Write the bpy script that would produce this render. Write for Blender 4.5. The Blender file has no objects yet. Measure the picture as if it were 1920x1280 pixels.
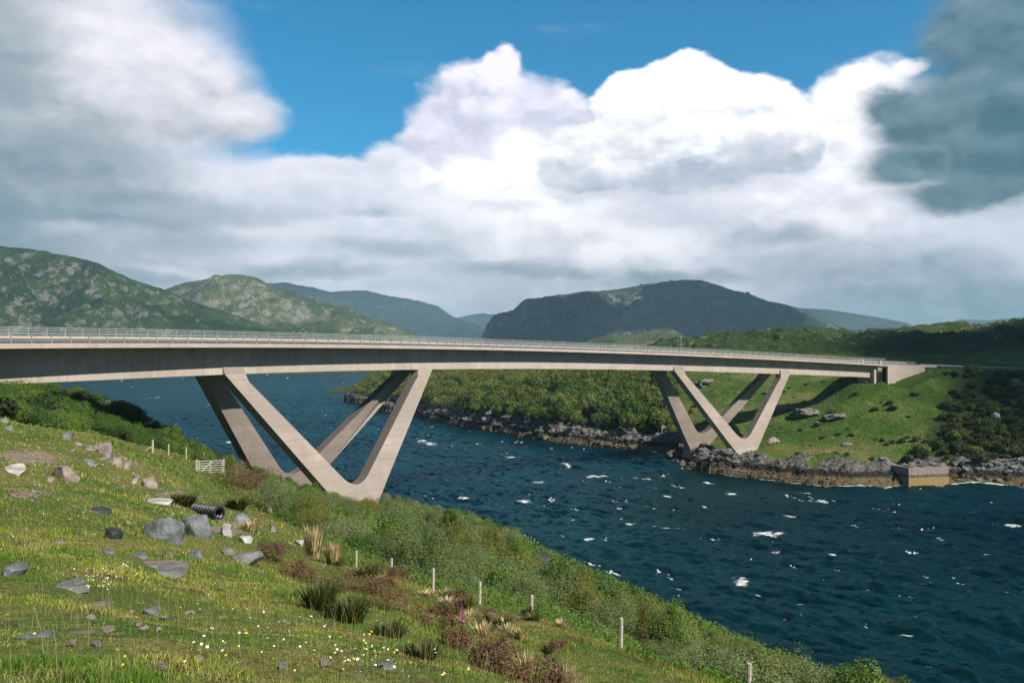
import bpy, math, random
import numpy as np
from mathutils import Vector
R = math.radians
S = bpy.context.scene
rng = np.random.default_rng(7)
random.seed(7)

# ------------------------------------------------------------------ camera
EXPO = .35
HC = 28.448          # eye height above the water
FPX = 1662.7         # focal length in pixels of a 1920 px wide frame
PITCH = 0.02259      # looking slightly up
cam = bpy.data.cameras.new('camera')
cam.sensor_width = 36; cam.lens = 36*FPX/1920; cam.clip_start = 0.1; cam.clip_end = 60000
co = bpy.data.objects.new('camera', cam); S.collection.objects.link(co)
co.location = (0, 0, HC); co.rotation_euler = (R(90)+PITCH, 0, 0)
S.camera = co

# ------------------------------------------------------------------ sun, sky, exposure
SUN_AZ, SUN_EL = R(-40), R(42)     # azimuth measured from +X towards +Y
sd = Vector((math.cos(SUN_AZ)*math.cos(SUN_EL), math.sin(SUN_AZ)*math.cos(SUN_EL), math.sin(SUN_EL)))
sl = bpy.data.lights.new('sun', 'SUN'); sl.energy = 5.0; sl.angle = R(0.53); sl.color = (1, .93, .83)
so = bpy.data.objects.new('sun', sl); S.collection.objects.link(so)
so.rotation_euler = sd.to_track_quat('Z', 'Y').to_euler(); so.location = (0, 0, 900)
S.view_settings.view_transform = 'Standard'; S.view_settings.look = 'None'
S.view_settings.exposure = EXPO; S.view_settings.gamma = 1

SKY_K = 0.09*2**EXPO
HAZE = .000085
W = bpy.data.worlds.new('World'); S.world = W; W.use_nodes = True
W.cycles.sampling_method = 'MANUAL'; W.cycles.sample_map_resolution = 512
nt = W.node_tree; nt.nodes.clear()

class NB:
    """little helper for building node graphs"""
    def __init__(s, nt): s.nt = nt
    def n(s, t, **k):
        x = s.nt.nodes.new(t)
        for a, b in k.items(): setattr(x, a, b)
        return x
    def set(s, sock, v):
        if isinstance(v, bpy.types.NodeSocket): s.nt.links.new(v, sock)
        elif v is not None: sock.default_value = v
    def m(s, op, a, b=None, c=None, clamp=False):
        x = s.n('ShaderNodeMath', operation=op, use_clamp=clamp)
        s.set(x.inputs[0], a)
        if b is not None: s.set(x.inputs[1], b)
        if c is not None: s.set(x.inputs[2], c)
        return x.outputs[0]
    def v(s, op, a, b=None, out=0):
        x = s.n('ShaderNodeVectorMath', operation=op)
        s.set(x.inputs[0], a)
        if b is not None:
            if op == 'SCALE': s.set(x.inputs[3], b)
            else: s.set(x.inputs[1], b)
        return x.outputs['Value'] if op in ('LENGTH', 'DOT_PRODUCT', 'DISTANCE') else x.outputs[0]
    def sm(s, x, a, b, c=0., d=1., mode='SMOOTHSTEP'):
        k = s.n('ShaderNodeMapRange', interpolation_type=mode)
        s.set(k.inputs[0], x); s.set(k.inputs[1], a); s.set(k.inputs[2], b); s.set(k.inputs[3], c); s.set(k.inputs[4], d)
        return k.outputs[0]
    def noise(s, vec, scale, det=6, rough=.5, lac=2., dist=0., dim='3D', w=None, col=False, norm=True):
        k = s.n('ShaderNodeTexNoise', noise_dimensions=dim); k.normalize = norm
        if vec is not None: s.set(k.inputs['Vector'], vec)
        s.set(k.inputs['Scale'], scale); s.set(k.inputs['Detail'], det); s.set(k.inputs['Roughness'], rough)
        s.set(k.inputs['Lacunarity'], lac); s.set(k.inputs['Distortion'], dist)
        return k.outputs['Color' if col else 'Fac']
    def mix(s, f, a, b, mode='MIX'):
        k = s.n('ShaderNodeMix', data_type='RGBA', blend_type=mode)
        s.set(k.inputs[0], f); s.set(k.inputs[6], a); s.set(k.inputs[7], b)
        return k.outputs[2]
    def ramp(s, f, stops, interp='LINEAR'):
        k = s.n('ShaderNodeValToRGB'); r = k.color_ramp; r.interpolation = interp
        while len(r.elements) < len(stops): r.elements.new(.5)
        for e, (p, c) in zip(r.elements, stops):
            e.position = p; e.color = (*c, 1) if len(c) == 3 else c
        s.set(k.inputs[0], f); return k.outputs[0]
    def sep(s, v):
        k = s.n('ShaderNodeSeparateXYZ'); s.set(k.inputs[0], v); return k.outputs
    def comb(s, x, y, z):
        k = s.n('ShaderNodeCombineXYZ')
        for i, a in enumerate((x, y, z)): s.set(k.inputs[i], a)
        return k.outputs[0]

HOR = 640+FPX*math.tan(PITCH)      # pixel row of the horizon
def azel(px, py):
    az = math.atan((px-960)/FPX); return az, math.atan((HOR-py)/FPX*math.cos(az))
b = NB(nt)
tc = b.n('ShaderNodeTexCoord').outputs['Generated']
X, Y, Z = b.sep(b.v('NORMALIZE', tc))
az = b.m('ARCTAN2', X, Y); el = b.m('ARCSINE', Z)
P = b.comb(az, el, 0.)
P3 = b.comb(az, b.m('MULTIPLY', el, 1.55), 0.)
sky = b.n('ShaderNodeTexSky', sky_type='NISHITA', sun_disc=False)
sky.sun_elevation = SUN_EL; sky.sun_rotation = R(90)-SUN_AZ
sky.air_density = 1.0; sky.dust_density = .6; sky.ozone_density = 2.5
# cloud masses, back to front, each with its own torn edge and its own light
w1 = b.v('SCALE', b.v('SUBTRACT', b.noise(P3, 4.5, 3, .5, col=True), (.5, .5, .5)), .05)
w2 = b.v('SCALE', b.v('SUBTRACT', b.noise(P3, 16., 6, .6, col=True), (.5, .5, .5)), .030)
Pw = b.v('ADD', P, b.v('ADD', w1, w2))
Pq = b.v('ADD', P3, b.v('ADD', w1, w2))
puff = b.n('ShaderNodeTexVoronoi', feature='SMOOTH_F1'); b.set(puff.inputs['Vector'], Pq); puff.inputs['Scale'].default_value = 13.; puff.inputs['Detail'].default_value = 3.; puff.inputs['Roughness'].default_value = .55; puff.inputs['Smoothness'].default_value = .6
puff2 = b.n('ShaderNodeTexVoronoi', feature='SMOOTH_F1'); b.set(puff2.inputs['Vector'], b.v('ADD', Pq, (.010, .022, 0.))); puff2.inputs['Scale'].default_value = 13.; puff2.inputs['Detail'].default_value = 3.; puff2.inputs['Roughness'].default_value = .55; puff2.inputs['Smoothness'].default_value = .6
pf = puff.outputs['Distance']; relief = b.m('SUBTRACT', puff2.outputs['Distance'], pf)
soft = b.noise(Pq, 5., 7, .55); fine = b.noise(Pq, 22., 6, .6); big = b.noise(P3, 3.2, 3, .5)
str_ = b.noise(b.v('MULTIPLY', Pq, (1., 2.8, 1.)), 5., 6, .55)
def blob(px, py, rx, ry):
    a, e = azel(px, py)
    return b.v('LENGTH', b.v('MULTIPLY', b.v('SUBTRACT', Pw, (a, e, 0.)), (FPX/rx, FPX/ry, 0.)))
def field(ells):
    m_ = None
    for el_ in ells:
        d = b.m('SUBTRACT', 1., blob(*el_)); 
        if m_ is None: m_ = d
        else:
            k = b.n('ShaderNodeMath', operation='SMOOTH_MAX'); b.set(k.inputs[0], m_); b.set(k.inputs[1], d); k.inputs[2].default_value = .12; m_ = k.outputs[0]
    return m_
def layer(under, ells, edge, amp, kind, y0, y1, c0, c1, shade, rel=.6, opac=1.):
    """y0,y1: rows of the cloud's base and top; c0,c1 the colours there"""
    m_ = field(ells); n_ = {'puff': b.m('SUBTRACT', .52, pf), 'soft': b.m('SUBTRACT', soft, .5), 'str': b.m('SUBTRACT', str_, .5)}[kind]
    f = b.m('MULTIPLY_ADD', n_, amp, m_); f = b.m('MULTIPLY_ADD', b.m('SUBTRACT', fine, .5), amp*.3, f)
    mask = b.sm(f, 0., edge, 0., opac)
    e0, e1 = azel(960, y0)[1], azel(960, y1)[1]
    t = b.m('DIVIDE', b.m('SUBTRACT', b.sep(Pw)[1], e0), e1-e0)
    t = b.m('MULTIPLY_ADD', b.m('SUBTRACT', soft, .5), shade*.9, t); t = b.m('MULTIPLY_ADD', relief, rel*2.4, t); t = b.m('MULTIPLY_ADD', b.m('SUBTRACT', fine, .5), .22, t)
    t = b.sm(t, -.1, 1.1, mode='LINEAR')
    return b.mix(mask, under, b.mix(t, (*[x/SKY_K for x in c0], 1), (*[x/SKY_K for x in c1], 1)))
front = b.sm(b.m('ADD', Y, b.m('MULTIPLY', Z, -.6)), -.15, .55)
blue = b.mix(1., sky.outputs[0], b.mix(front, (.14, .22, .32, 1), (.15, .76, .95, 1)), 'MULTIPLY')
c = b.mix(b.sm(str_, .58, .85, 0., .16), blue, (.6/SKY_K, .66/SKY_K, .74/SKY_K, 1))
# broken cloud in the rest of the sky
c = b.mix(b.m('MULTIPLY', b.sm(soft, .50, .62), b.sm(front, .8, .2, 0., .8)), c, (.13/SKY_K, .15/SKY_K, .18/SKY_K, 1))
c = layer(c, [(960, 660, 2600, 360), (350, 470, 700, 190), (1500, 480, 700, 180), (720, 400, 260, 110), (610, 335, 170, 50), (760, 330, 120, 70), (1280, 320, 520, 150), (900, 310, 190, 120), (1650, 260, 200, 130)], .30, .30, 'soft', 600, 330, (.52, .56, .63), (.76, .76, .86), 1.9, .4)
c = layer(c, [(120, 110, 330, 250), (330, 180, 180, 150), (430, 210, 120, 75), (60, 420, 420, 170)], .55, .40, 'soft', 400, 40, (.42, .45, .51), (.78, .75, .82), 1.7, .45)
c = layer(c, [(40, 300, 330, 130), (-20, 120, 170, 300), (180, 390, 320, 60), (-40, 400, 260, 160)], .9, .5, 'soft', 500, -100, (.16, .24, .28), (.32, .38, .42), 1.2, .4, .92)
c = layer(c, [(330, 150, 120, 100), (210, 60, 130, 110), (450, 210, 100, 50), (560, 345, 160, 24), (480, 430, 140, 22), (120, 425, 110, 18), (590, 435, 70, 26), (700, 560, 260, 24), (330, 505, 150, 14)], 1.1, .9, 'soft', 600, 0, (.66, .68, .74), (.88, .84, .88), .6, .4, .75)
c = layer(c, [(920, 200, 190, 105), (850, 225, 130, 75), (1040, 225, 120, 70), (940, 130, 60, 50), (790, 262, 70, 40), (860, 290, 120, 50)], .30, .34, 'puff', 330, 60, (.56, .57, .70), (.86, .83, .92), 1.2, .8)
c = layer(c, [(900, 350, 190, 110), (985, 310, 140, 100), (780, 325, 70, 36), (1000, 420, 260, 95), (1180, 462, 230, 66), (1030, 380, 200, 130)], .95, .55, 'soft', 700, 400, (.66, .67, .75), (.99, .98, 1.0), 1.3, .8, .88)
c = layer(c, [(890, 335, 110, 75), (975, 290, 100, 60), (800, 325, 46, 24)], .45, .30, 'puff', 480, 300, (.84, .84, .89), (1.0, 1.0, 1.01), .8, .7)
c = layer(c, [(1640, 128, 95, 50), (1580, 175, 80, 62), (1700, 110, 60, 26), (1560, 270, 130, 100), (1650, 330, 170, 65), (1540, 390, 240, 80)], .45, .34, 'puff', 520, 160, (.68, .68, .76), (1., .97, 1.01), 1.2, .6)
c = layer(c, [(1290, 205, 170, 115), (1190, 200, 105, 85), (1410, 215, 115, 95), (1120, 290, 125, 75), (1300, 285, 240, 80), (1470, 260, 90, 85)], .12, .16, 'puff', 375, 235, (.42, .46, .56), (1.0, .99, 1.0), 1., .6)
c = layer(c, [(1250, 335, 240, 40), (1130, 340, 150, 44), (1430, 300, 100, 60)], 1., .4, 'soft', 390, 270, (.36, .41, .50), (.62, .63, .72), 1., .3, .9)
c = layer(c, [(1290, 400, 190, 30), (1200, 405, 100, 24)], .8, .5, 'str', 440, 370, (.56, .58, .68), (.74, .73, .82), 1., .4, .7)
c = layer(c, [(1440, 452, 120, 26), (1700, 500, 330, 62), (1820, 560, 420, 90), (1250, 520, 240, 18), (1050, 508, 160, 16)], .9, .6, 'str', 600, 430, (.17, .25, .30), (.44, .47, .54), 1., .4, .9)
c = layer(c, [(740, 470, 190, 26), (950, 500, 220, 30), (250, 440, 260, 34), (560, 505, 260, 20), (380, 400, 300, 22), (700, 400, 110, 20), (200, 520, 300, 20)], .9, .9, 'str', 540, 380, (.27, .34, .40), (.44, .48, .55), 1.2, .4, .85)
c = layer(c, [(1760, 225, 150, 85), (1690, 185, 85, 55), (1720, 300, 130, 60), (1880, 110, 170, 190), (1900, 290, 220, 100), (1830, 40, 130, 110), (1840, 350, 200, 55), (1830, 200, 190, 160), (1950, 180, 200, 260)], .5, .26, 'puff', 380, -60, (.045, .115, .15), (.16, .25, .31), 1.4, .5, .97)
ccol = c
low = b.sm(Z, -.02, .0, 1., 0.)
skyc = b.mix(low, ccol, (.22/SKY_K, .27/SKY_K, .32/SKY_K, 1))
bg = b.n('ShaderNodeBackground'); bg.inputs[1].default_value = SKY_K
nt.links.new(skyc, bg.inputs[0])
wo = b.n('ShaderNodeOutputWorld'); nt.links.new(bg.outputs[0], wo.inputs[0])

# ------------------------------------------------------------------ projection helpers
cp, sp_ = math.cos(-PITCH), math.sin(-PITCH)
def ray(px, py):
    v = ((px-960)/FPX, 1., (640-py)/FPX)
    r = np.array([v[0], cp*v[1]+sp_*v[2], -sp_*v[1]+cp*v[2]]); return r/r[1]
def at(px, py, Yd):
    r = ray(px, py)*Yd; r[2] += HC; return r
def proj(p):
    p = np.asarray(p, float); x, y, z = p[..., 0], p[..., 1], p[..., 2]-HC
    dep = y*cp-z*sp_; up = y*sp_+z*cp
    return 960+FPX*x/dep, 640-FPX*up/dep

# ------------------------------------------------------------------ numpy noise
def _h(ix, iy, iz, seed):
    n = (ix.astype(np.int64)*374761393+iy.astype(np.int64)*668265263+iz*2147483647+seed*1274126177) & 0xffffffff
    n = ((n ^ (n >> 13))*1274126177) & 0xffffffff
    n = ((n ^ (n >> 16))*2246822519) & 0xffffffff
    return ((n ^ (n >> 15)) & 0xffffff)/float(0x1000000)
def vn2(x, y, seed=0):
    x = np.asarray(x, float); y = np.asarray(y, float)
    ix = np.floor(x); iy = np.floor(y); fx = x-ix; fy = y-iy
    out = 0
    u = fx*fx*fx*(fx*(fx*6-15)+10); v = fy*fy*fy*(fy*(fy*6-15)+10)
    for dx in (0, 1):
        for dy in (0, 1):
            a = _h(ix+dx, iy+dy, 0, seed)*6.2831853
            g = np.cos(a)*(fx-dx)+np.sin(a)*(fy-dy)
            out = out+g*(u if dx else 1-u)*(v if dy else 1-v)
    return out*1.5
def fbm(x, y, oct=5, seed=0, rough=.5, ridge=False):
    s = 0; a = 1.; t = 0.
    for i in range(oct):
        n = vn2(x*2**i+i*17.3, y*2**i-i*9.1, seed+i)
        if ridge: n = 1-2*np.abs(n)
        s = s+a*n; t += a; a *= rough
    return s/t
def vn3(p, seed=0):
    ip = np.floor(p); f = p-ip; u = f*f*(3-2*f); out = 0
    for dx in (0, 1):
        for dy in (0, 1):
            for dz in (0, 1):
                w = (u[:, 0] if dx else 1-u[:, 0])*(u[:, 1] if dy else 1-u[:, 1])*(u[:, 2] if dz else 1-u[:, 2])
                out = out+w*_h(ip[:, 0]+dx, ip[:, 1]+dy, (ip[:, 2]+dz).astype(np.int64), seed)
    return out*2-1
def sstep(x, a, b):
    t = np.clip((x-a)/(b-a), 0, 1); return t*t*(3-2*t)

# ------------------------------------------------------------------ object helpers
def tag(o, label=None, cat=None, group=None, kind=None):
    if label: o['label'] = label
    if cat: o['category'] = cat
    if group: o['group'] = group
    if kind: o['kind'] = kind
    return o
def link(o, parent=None):
    S.collection.objects.link(o)
    if parent is not None: o.parent = parent
    return o
def np_mesh(name, V, F, mat=None, smooth=False, attrs=None, uv=None):
    """V (n,3); F (m,k) one polygon size or list of such arrays"""
    me = bpy.data.meshes.new(name)
    Fs = F if isinstance(F, list) else [F]
    Fs = [np.asarray(f, np.int32) for f in Fs if len(f)]
    V = np.ascontiguousarray(V, np.float32)
    nl = sum(f.size for f in Fs); nf = sum(len(f) for f in Fs)
    me.vertices.add(len(V)); me.vertices.foreach_set('co', V.ravel())
    me.loops.add(nl); me.loops.foreach_set('vertex_index', np.concatenate([f.ravel() for f in Fs]))
    me.polygons.add(nf)
    st = []; c = 0
    for f in Fs:
        st.append(np.arange(len(f))*f.shape[1]+c); c += f.size
    me.polygons.foreach_set('loop_start', np.concatenate(st).astype(np.int32))
    me.polygons.foreach_set('use_smooth', np.full(nf, bool(smooth)))
    me.update(calc_edges=True)
    for k, a in (attrs or {}).items():
        a = np.asarray(a, np.float32)
        if a.ndim == 1:
            at_ = me.attributes.new(k, 'FLOAT', 'POINT'); at_.data.foreach_set('value', a)
        else:
            if a.shape[1] == 3: a = np.concatenate([a, np.ones((len(a), 1), np.float32)], 1)
            at_ = me.attributes.new(k, 'FLOAT_COLOR', 'POINT'); at_.data.foreach_set('color', a.ravel())
    if mat: me.materials.append(mat)
    return me
def ob(name, me, parent=None, loc=None):
    o = bpy.data.objects.new(name, me)
    if loc is not None: o.location = loc
    return link(o, parent)
def empty(name, loc, label, cat, group=None, rz=0.):
    o = bpy.data.objects.new(name, None); o.location = loc; o.rotation_euler = (0, 0, rz); o.empty_display_size = .3
    link(o); return tag(o, label, cat, group)
def grid_faces(nu, nv):
    i = np.arange(nu-1)[:, None]*nv+np.arange(nv-1)[None, :]
    i = i.ravel(); return np.stack([i, i+nv, i+nv+1, i+1], 1)
class MB:
    """collects boxes, tubes and prisms into one mesh"""
    def __init__(s): s.V = []; s.F = []; s.n = 0
    def add(s, V, F):
        V = np.asarray(V, float).reshape(-1, 3); s.V.append(V); s.F += [[i+s.n for i in f] for f in F]; s.n += len(V); return s
    def box(s, c, d, rz=0., axes=None):
        c = np.asarray(c, float); d = np.asarray(d, float)/2
        A = np.array([[math.cos(rz), math.sin(rz), 0], [-math.sin(rz), math.cos(rz), 0], [0, 0, 1]]) if axes is None else np.asarray(axes, float)
        q = [c+A[0]*d[0]*x+A[1]*d[1]*y+A[2]*d[2]*z for x in (-1, 1) for y in (-1, 1) for z in (-1, 1)]
        return s.add(q, [(0, 1, 3, 2), (4, 6, 7, 5), (0, 4, 5, 1), (2, 3, 7, 6), (0, 2, 6, 4), (1, 5, 7, 3)])
    def bar(s, a, b_, w, h, up=(0, 0, 1)):
        a = np.asarray(a, float); b_ = np.asarray(b_, float); t = b_-a; L_ = np.linalg.norm(t); t /= L_
        u = np.asarray(up, float); x = np.cross(t, u); n_ = np.linalg.norm(x)
        x = np.array([1., 0, 0]) if n_ < 1e-5 else x/n_
        z = np.cross(x, t)
        return s.box((a+b_)/2, (L_, w, h), axes=[t, x, z])
    def tube(s, pts, rad, k=6, caps=True):
        pts = np.asarray(pts, float); m = len(pts); rad = np.broadcast_to(rad, (m,))
        T = np.gradient(pts, axis=0); T /= np.linalg.norm(T, axis=1)[:, None]+1e-9
        ref = np.array([0, 0, 1.]) if abs(T[0][2]) < .9 else np.array([1., 0, 0])
        V = []
        for i in range(m):
            x = np.cross(T[i], ref); x /= np.linalg.norm(x)+1e-9; y = np.cross(T[i], x)
            for j in range(k):
                a = 2*math.pi*j/k; V.append(pts[i]+rad[i]*(math.cos(a)*x+math.sin(a)*y))
        F = [(i*k+j, i*k+(j+1) % k, (i+1)*k+(j+1) % k, (i+1)*k+j) for i in range(m-1) for j in range(k)]
        if caps: F += [tuple(range(k))[::-1], tuple((m-1)*k+j for j in range(k))]
        return s.add(V, F)
    def mesh(s, name, mat=None, smooth=False):
        me = bpy.data.meshes.new(name); me.from_pydata(np.concatenate(s.V).tolist(), [], s.F)
        if smooth: me.polygons.foreach_set('use_smooth', [True]*len(me.polygons))
        if mat: me.materials.append(mat)
        me.update(); return me
    def obj(s, name, mat, parent=None, smooth=False): return ob(name, s.mesh(name, mat, smooth), parent)

# ------------------------------------------------------------------ materials
def new_mat(name):
    m = bpy.data.materials.new(name); m.use_nodes = True; m.node_tree.nodes.clear()
    return m, NB(m.node_tree)
def finish(m, b, col, rough=.8, spec=.3, bump=None, strength=.4, dist=.1, normal=None, trans=None, disp=None):
    p = b.n('ShaderNodeBsdfPrincipled')
    b.set(p.inputs['Base Color'], col); b.set(p.inputs['Roughness'], rough); b.set(p.inputs['Specular IOR Level'], spec)
    if bump is not None:
        k = b.n('ShaderNodeBump'); b.set(k.inputs['Strength'], strength); b.set(k.inputs['Distance'], dist); b.set(k.inputs['Height'], bump)
        b.set(p.inputs['Normal'], k.outputs[0])
    out = p.outputs[0]
    if trans:
        t = b.n('ShaderNodeBsdfTranslucent'); b.set(t.inputs[0], b.mix(1., col, (1., 1.1, .6, 1), 'MULTIPLY'))
        mx = b.n('ShaderNodeMixShader'); mx.inputs[0].default_value = trans
        b.nt.links.new(out, mx.inputs[1]); b.nt.links.new(t.outputs[0], mx.inputs[2]); out = mx.outputs[0]
    o = b.n('ShaderNodeOutputMaterial'); b.nt.links.new(out, o.inputs[0]); return m
def pos(b): return b.n('ShaderNodeNewGeometry').outputs['Position']
def objc(b): return b.n('ShaderNodeTexCoord').outputs['Object']
def attr(b, n, out='Color'): return b.n('ShaderNodeAttribute', attribute_name=n).outputs[out]
def orand(b): return b.n('ShaderNodeObjectInfo').outputs['Random']

def mat_simple(name, c, rough=.8, spec=.3, var=.25, scale=3., bump=.3, dist=.02):
    m, b = new_mat(name); q = objc(b)
    n = b.noise(q, scale, 6, .6)
    col = b.mix(b.sm(n, .3, .7), (*[x*(1-var) for x in c], 1), (*[min(1, x*(1+var)) for x in c], 1))
    return finish(m, b, col, rough, spec, n, bump, dist)

def mat_concrete():
    m, b = new_mat('concrete'); q = pos(b)
    u = b.n('ShaderNodeUVMap').outputs[0]; U, Vv, _ = b.sep(u)
    n1 = b.noise(q, .35, 5, .6); n2 = b.noise(b.comb(b.m('MULTIPLY', U, 1.6), b.m('MULTIPLY', Vv, .22), 0.), 1., 6, .62)
    n3 = b.noise(q, 4., 4, .6)
    pan = b.noise(b.comb(b.m('FLOOR', b.m('DIVIDE', U, 4.6)), 0., 0.), 5.7, 0, .5)
    col = b.ramp(n1, [(.3, (.42, .355, .30)), (.7, (.54, .455, .39))])
    col = b.mix(b.sm(n2, .5, .72, 0., .55), col, (.20, .185, .155, 1))
    col = b.mix(b.sm(pan, .35, .65, 0., .35), col, (.33, .29, .245, 1))
    col = b.mix(b.sm(n3, .5, .75, 0., .25), col, (.52, .46, .40, 1))
    fr = b.m('FRACT', b.m('DIVIDE', U, 4.6)); seam = b.m('LESS_THAN', b.m('ABSOLUTE', b.m('SUBTRACT', fr, .5)), .006)
    col = b.mix(b.m('MULTIPLY', seam, .45), col, (.16, .14, .12, 1))
    return finish(m, b, col, .85, .25, b.m('ADD', n3, n2), .25, .05)
CONC = mat_concrete()
def mat_legconc():
    m, b = new_mat('weathered_concrete'); q = pos(b)
    u = b.n('ShaderNodeUVMap').outputs[0]; U, Vv, _ = b.sep(u)
    n1 = b.noise(q, .3, 5, .6); n2 = b.noise(b.comb(b.m('MULTIPLY', U, .12), b.m('MULTIPLY', Vv, 1.2), 0.), 1., 6, .62); n3 = b.noise(q, 5., 4, .6)
    pan = b.noise(b.comb(b.m('FLOOR', b.m('DIVIDE', U, 2.4)), 3., 0.), 5.7, 0, .5)
    gr = b.n('ShaderNodeNewGeometry').outputs['Normal']; up = b.sep(gr)[2]
    col = b.ramp(n1, [(.3, (.33, .275, .235)), (.7, (.44, .37, .32))])
    col = b.mix(b.sm(n2, .48, .7, 0., .5), col, (.22, .195, .165, 1))
    col = b.mix(b.sm(pan, .35, .65, 0., .6), col, (.30, .255, .215, 1))
    col = b.mix(b.sm(up, .25, .6, 0., .86), col, (.09, .085, .072, 1))    # darker where the face turns upward
    zz = b.sep(q)[2]
    fr = b.m('FRACT', b.m('DIVIDE', U, 2.4)); seam = b.m('LESS_THAN', b.m('ABSOLUTE', b.m('SUBTRACT', fr, .5)), .012)
    col = b.mix(b.m('MULTIPLY', seam, .75), col, (.16, .14, .12, 1))
    return finish(m, b, col, .85, .25, b.m('ADD', n3, n2), .25, .05)
LEGC = mat_legconc()
ASPH = mat_simple('asphalt', (.06, .06, .062), .9, .3, .3, 2.)
GALV = mat_simple('galvanised_steel', (.36, .38, .38), .45, .6, .15, 1.5)
PAINT = mat_simple('road_paint', (.75, .75, .72), .7, .3, .2, 2.)
WOOD = mat_simple('weathered_wood', (.46, .42, .36), .85, .2, .3, 14., .5, .01)
WOODD = mat_simple('dark_wood', (.22, .19, .15), .85, .2, .3, 14., .5, .01)
WHITEW = mat_simple('bleached_wood', (.46, .44, .38), .8, .2, .2, 10., .4, .01)
BLACKP = mat_simple('black_plastic', (.028, .03, .034), .42, .5, .3, 5.)
WIRE = mat_simple('fence_wire', (.3, .3, .29), .5, .5, .1, 3.)
BARK = mat_simple('bark', (.11, .09, .07), .9, .2, .35, 6.)
BARKP = mat_simple('pale_bark', (.30, .27, .23), .9, .2, .35, 6.)

# ------------------------------------------------------------------ terrain
def tps_fit(P_, lam=1e-3):
    P_ = np.asarray(P_, float); n = len(P_); xy = P_[:, :2]/100.; z = P_[:, 2]
    r2 = ((xy[:, None]-xy[None])**2).sum(-1); K = .5*r2*np.log(r2+1e-12)
    A = np.zeros((n+3, n+3)); A[:n, :n] = K+lam*np.eye(n); A[:n, n] = 1; A[:n, n+1:] = xy; A[n, :n] = 1; A[n+1:, :n] = xy.T
    w = np.linalg.solve(A, np.concatenate([z, [0, 0, 0]])); return xy, w
def tps_eval(m, x, y):
    xy, w = m; n = len(xy); x = np.asarray(x)/100.; y = np.asarray(y)/100.; out = w[n]+w[n+1]*x+w[n+2]*y
    for i in range(n):
        r2 = (x-xy[i, 0])**2+(y-xy[i, 1])**2; out = out+w[i]*.5*r2*np.log(r2+1e-12)
    return out
def rel(*pts): return [(x, y, z+HC) for x, y, z in pts]
def ctl(*pts): return [tuple(at(*p)) for p in pts]

near_ctl = ctl((0, 1280, 4.9), (500, 1280, 5.4), (960, 1280, 6.5), (1050, 1275, 9), (0, 1100, 10.5), (450, 1100, 12), (700, 1170, 13), (850, 1240, 12),
    (0, 950, 20), (200, 1000, 20), (310, 1030, 23), (450, 1050, 22), (560, 1100, 20), (400, 968, 33), (0, 890, 32), (120, 895, 34), (0, 785, 60), (100, 808, 60),
    (200, 850, 48), (250, 920, 38), (290, 872, 62), (1403, 1330, 19), (1163, 1237, 23), (995, 1187, 26), (898, 1162, 28), (811, 1125, 31), (733, 1083, 37), (667, 1072, 40),
    (392, 890, 90), (349, 862, 105), (316, 855, 112), (286, 849, 120), (480, 960, 62), (900, 1113, 37), (1000, 1133, 35), (1100, 1180, 32), (1200, 1228, 28.5), (800, 1082, 43), (720, 1057, 49)) + rel(
    (-54, 95, -5.2), (-62, 118, -7.2), (-42, 116, -12.6), (-41, 95, -10.0), (-47, 90, -7.0), (-75, 168, -26), (-64, 158, -22), (-50, 148, -20), (-57.6, 134, -10.8), (-63, 146, -8.4), (-69, 142, -5.4), (-65.7, 134, -6.2), (-46, 129, -13.2), (-52, 142, -13.6),
    (-25.5, 151, -24.6), (-39.5, 160, -24.6), (-29, 146, -24.), (-20, 160, -28.4), (-33, 180, -28.6), (-8, 145, -28.4), (4, 125, -28.4), (14, 105, -28.4), (24, 88, -28.4), (31, 76, -28.4), (38, 62, -28.4), (46, 45, -28.4), (60, 20, -28.4), (75, -10, -28.4),
    (-23, 120, -21.5), (-14, 110, -20.4), (-5.4, 100, -18.2), (-33, 120, -18.2), (-36, 135, -20.7), (-30, 105, -16.4), (-.5, 90, -17.4), (5.5, 70, -18.0), (8.7, 60, -17.8), (9.6, 50, -18), (12.4, 42, -16.7), (15, 38, -16),
    (-9.4, 60, -14), (-18, 75, -15), (-25, 95, -14.2), (-2, 50, -13.8), (2.6, 43, -12.6), (8.5, 33, -13.4), (14, 28, -14.6), (10, 22, -11.8),
    (0, -15, -2.6), (0, 0, -1.72), (-40, 0, -1.2), (-40, 30, -2.6), (-80, 60, -2.2), (-120, 100, -1), (-200, 150, 6), (-85, 40, -.6), (-150, 40, 3), (30, -20, -12), (12, 5, -8), (-120, 150, -14), (-160, 200, -26), (-250, 220, -20),
    (0, 175, -34), (15, 140, -34), (40, 100, -34), (60, 70, -34), (-30, 200, -34), (-80, 200, -34), (90, 30, -34))
NT = tps_fit(near_ctl)
def near_raw(x, y):
    z = tps_eval(NT, x, y)
    r = np.hypot(x, y)
    k = sstep(r, 3, 25)
    z = z+fbm(x/14., y/14., 4, 11)*1.1*k+fbm(x/2.6, y/2.6, 4, 21)*.22*sstep(r, 2, 12)+fbm(x/.7, y/.7, 3, 31)*.05
    return z
def warp_axis(lo, hi, n, c, k):
    a, c_ = np.arcsinh((lo-c)/k), np.arcsinh((hi-c)/k); return c+k*np.sinh(np.linspace(a, c_, n))
nx = warp_axis(-280, 110, 520, 0, 14.); ny = warp_axis(-30, 225, 520, 8, 16.)
NX, NY = np.meshgrid(nx, ny, indexing='ij'); NZ = near_raw(NX, NY)
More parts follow.
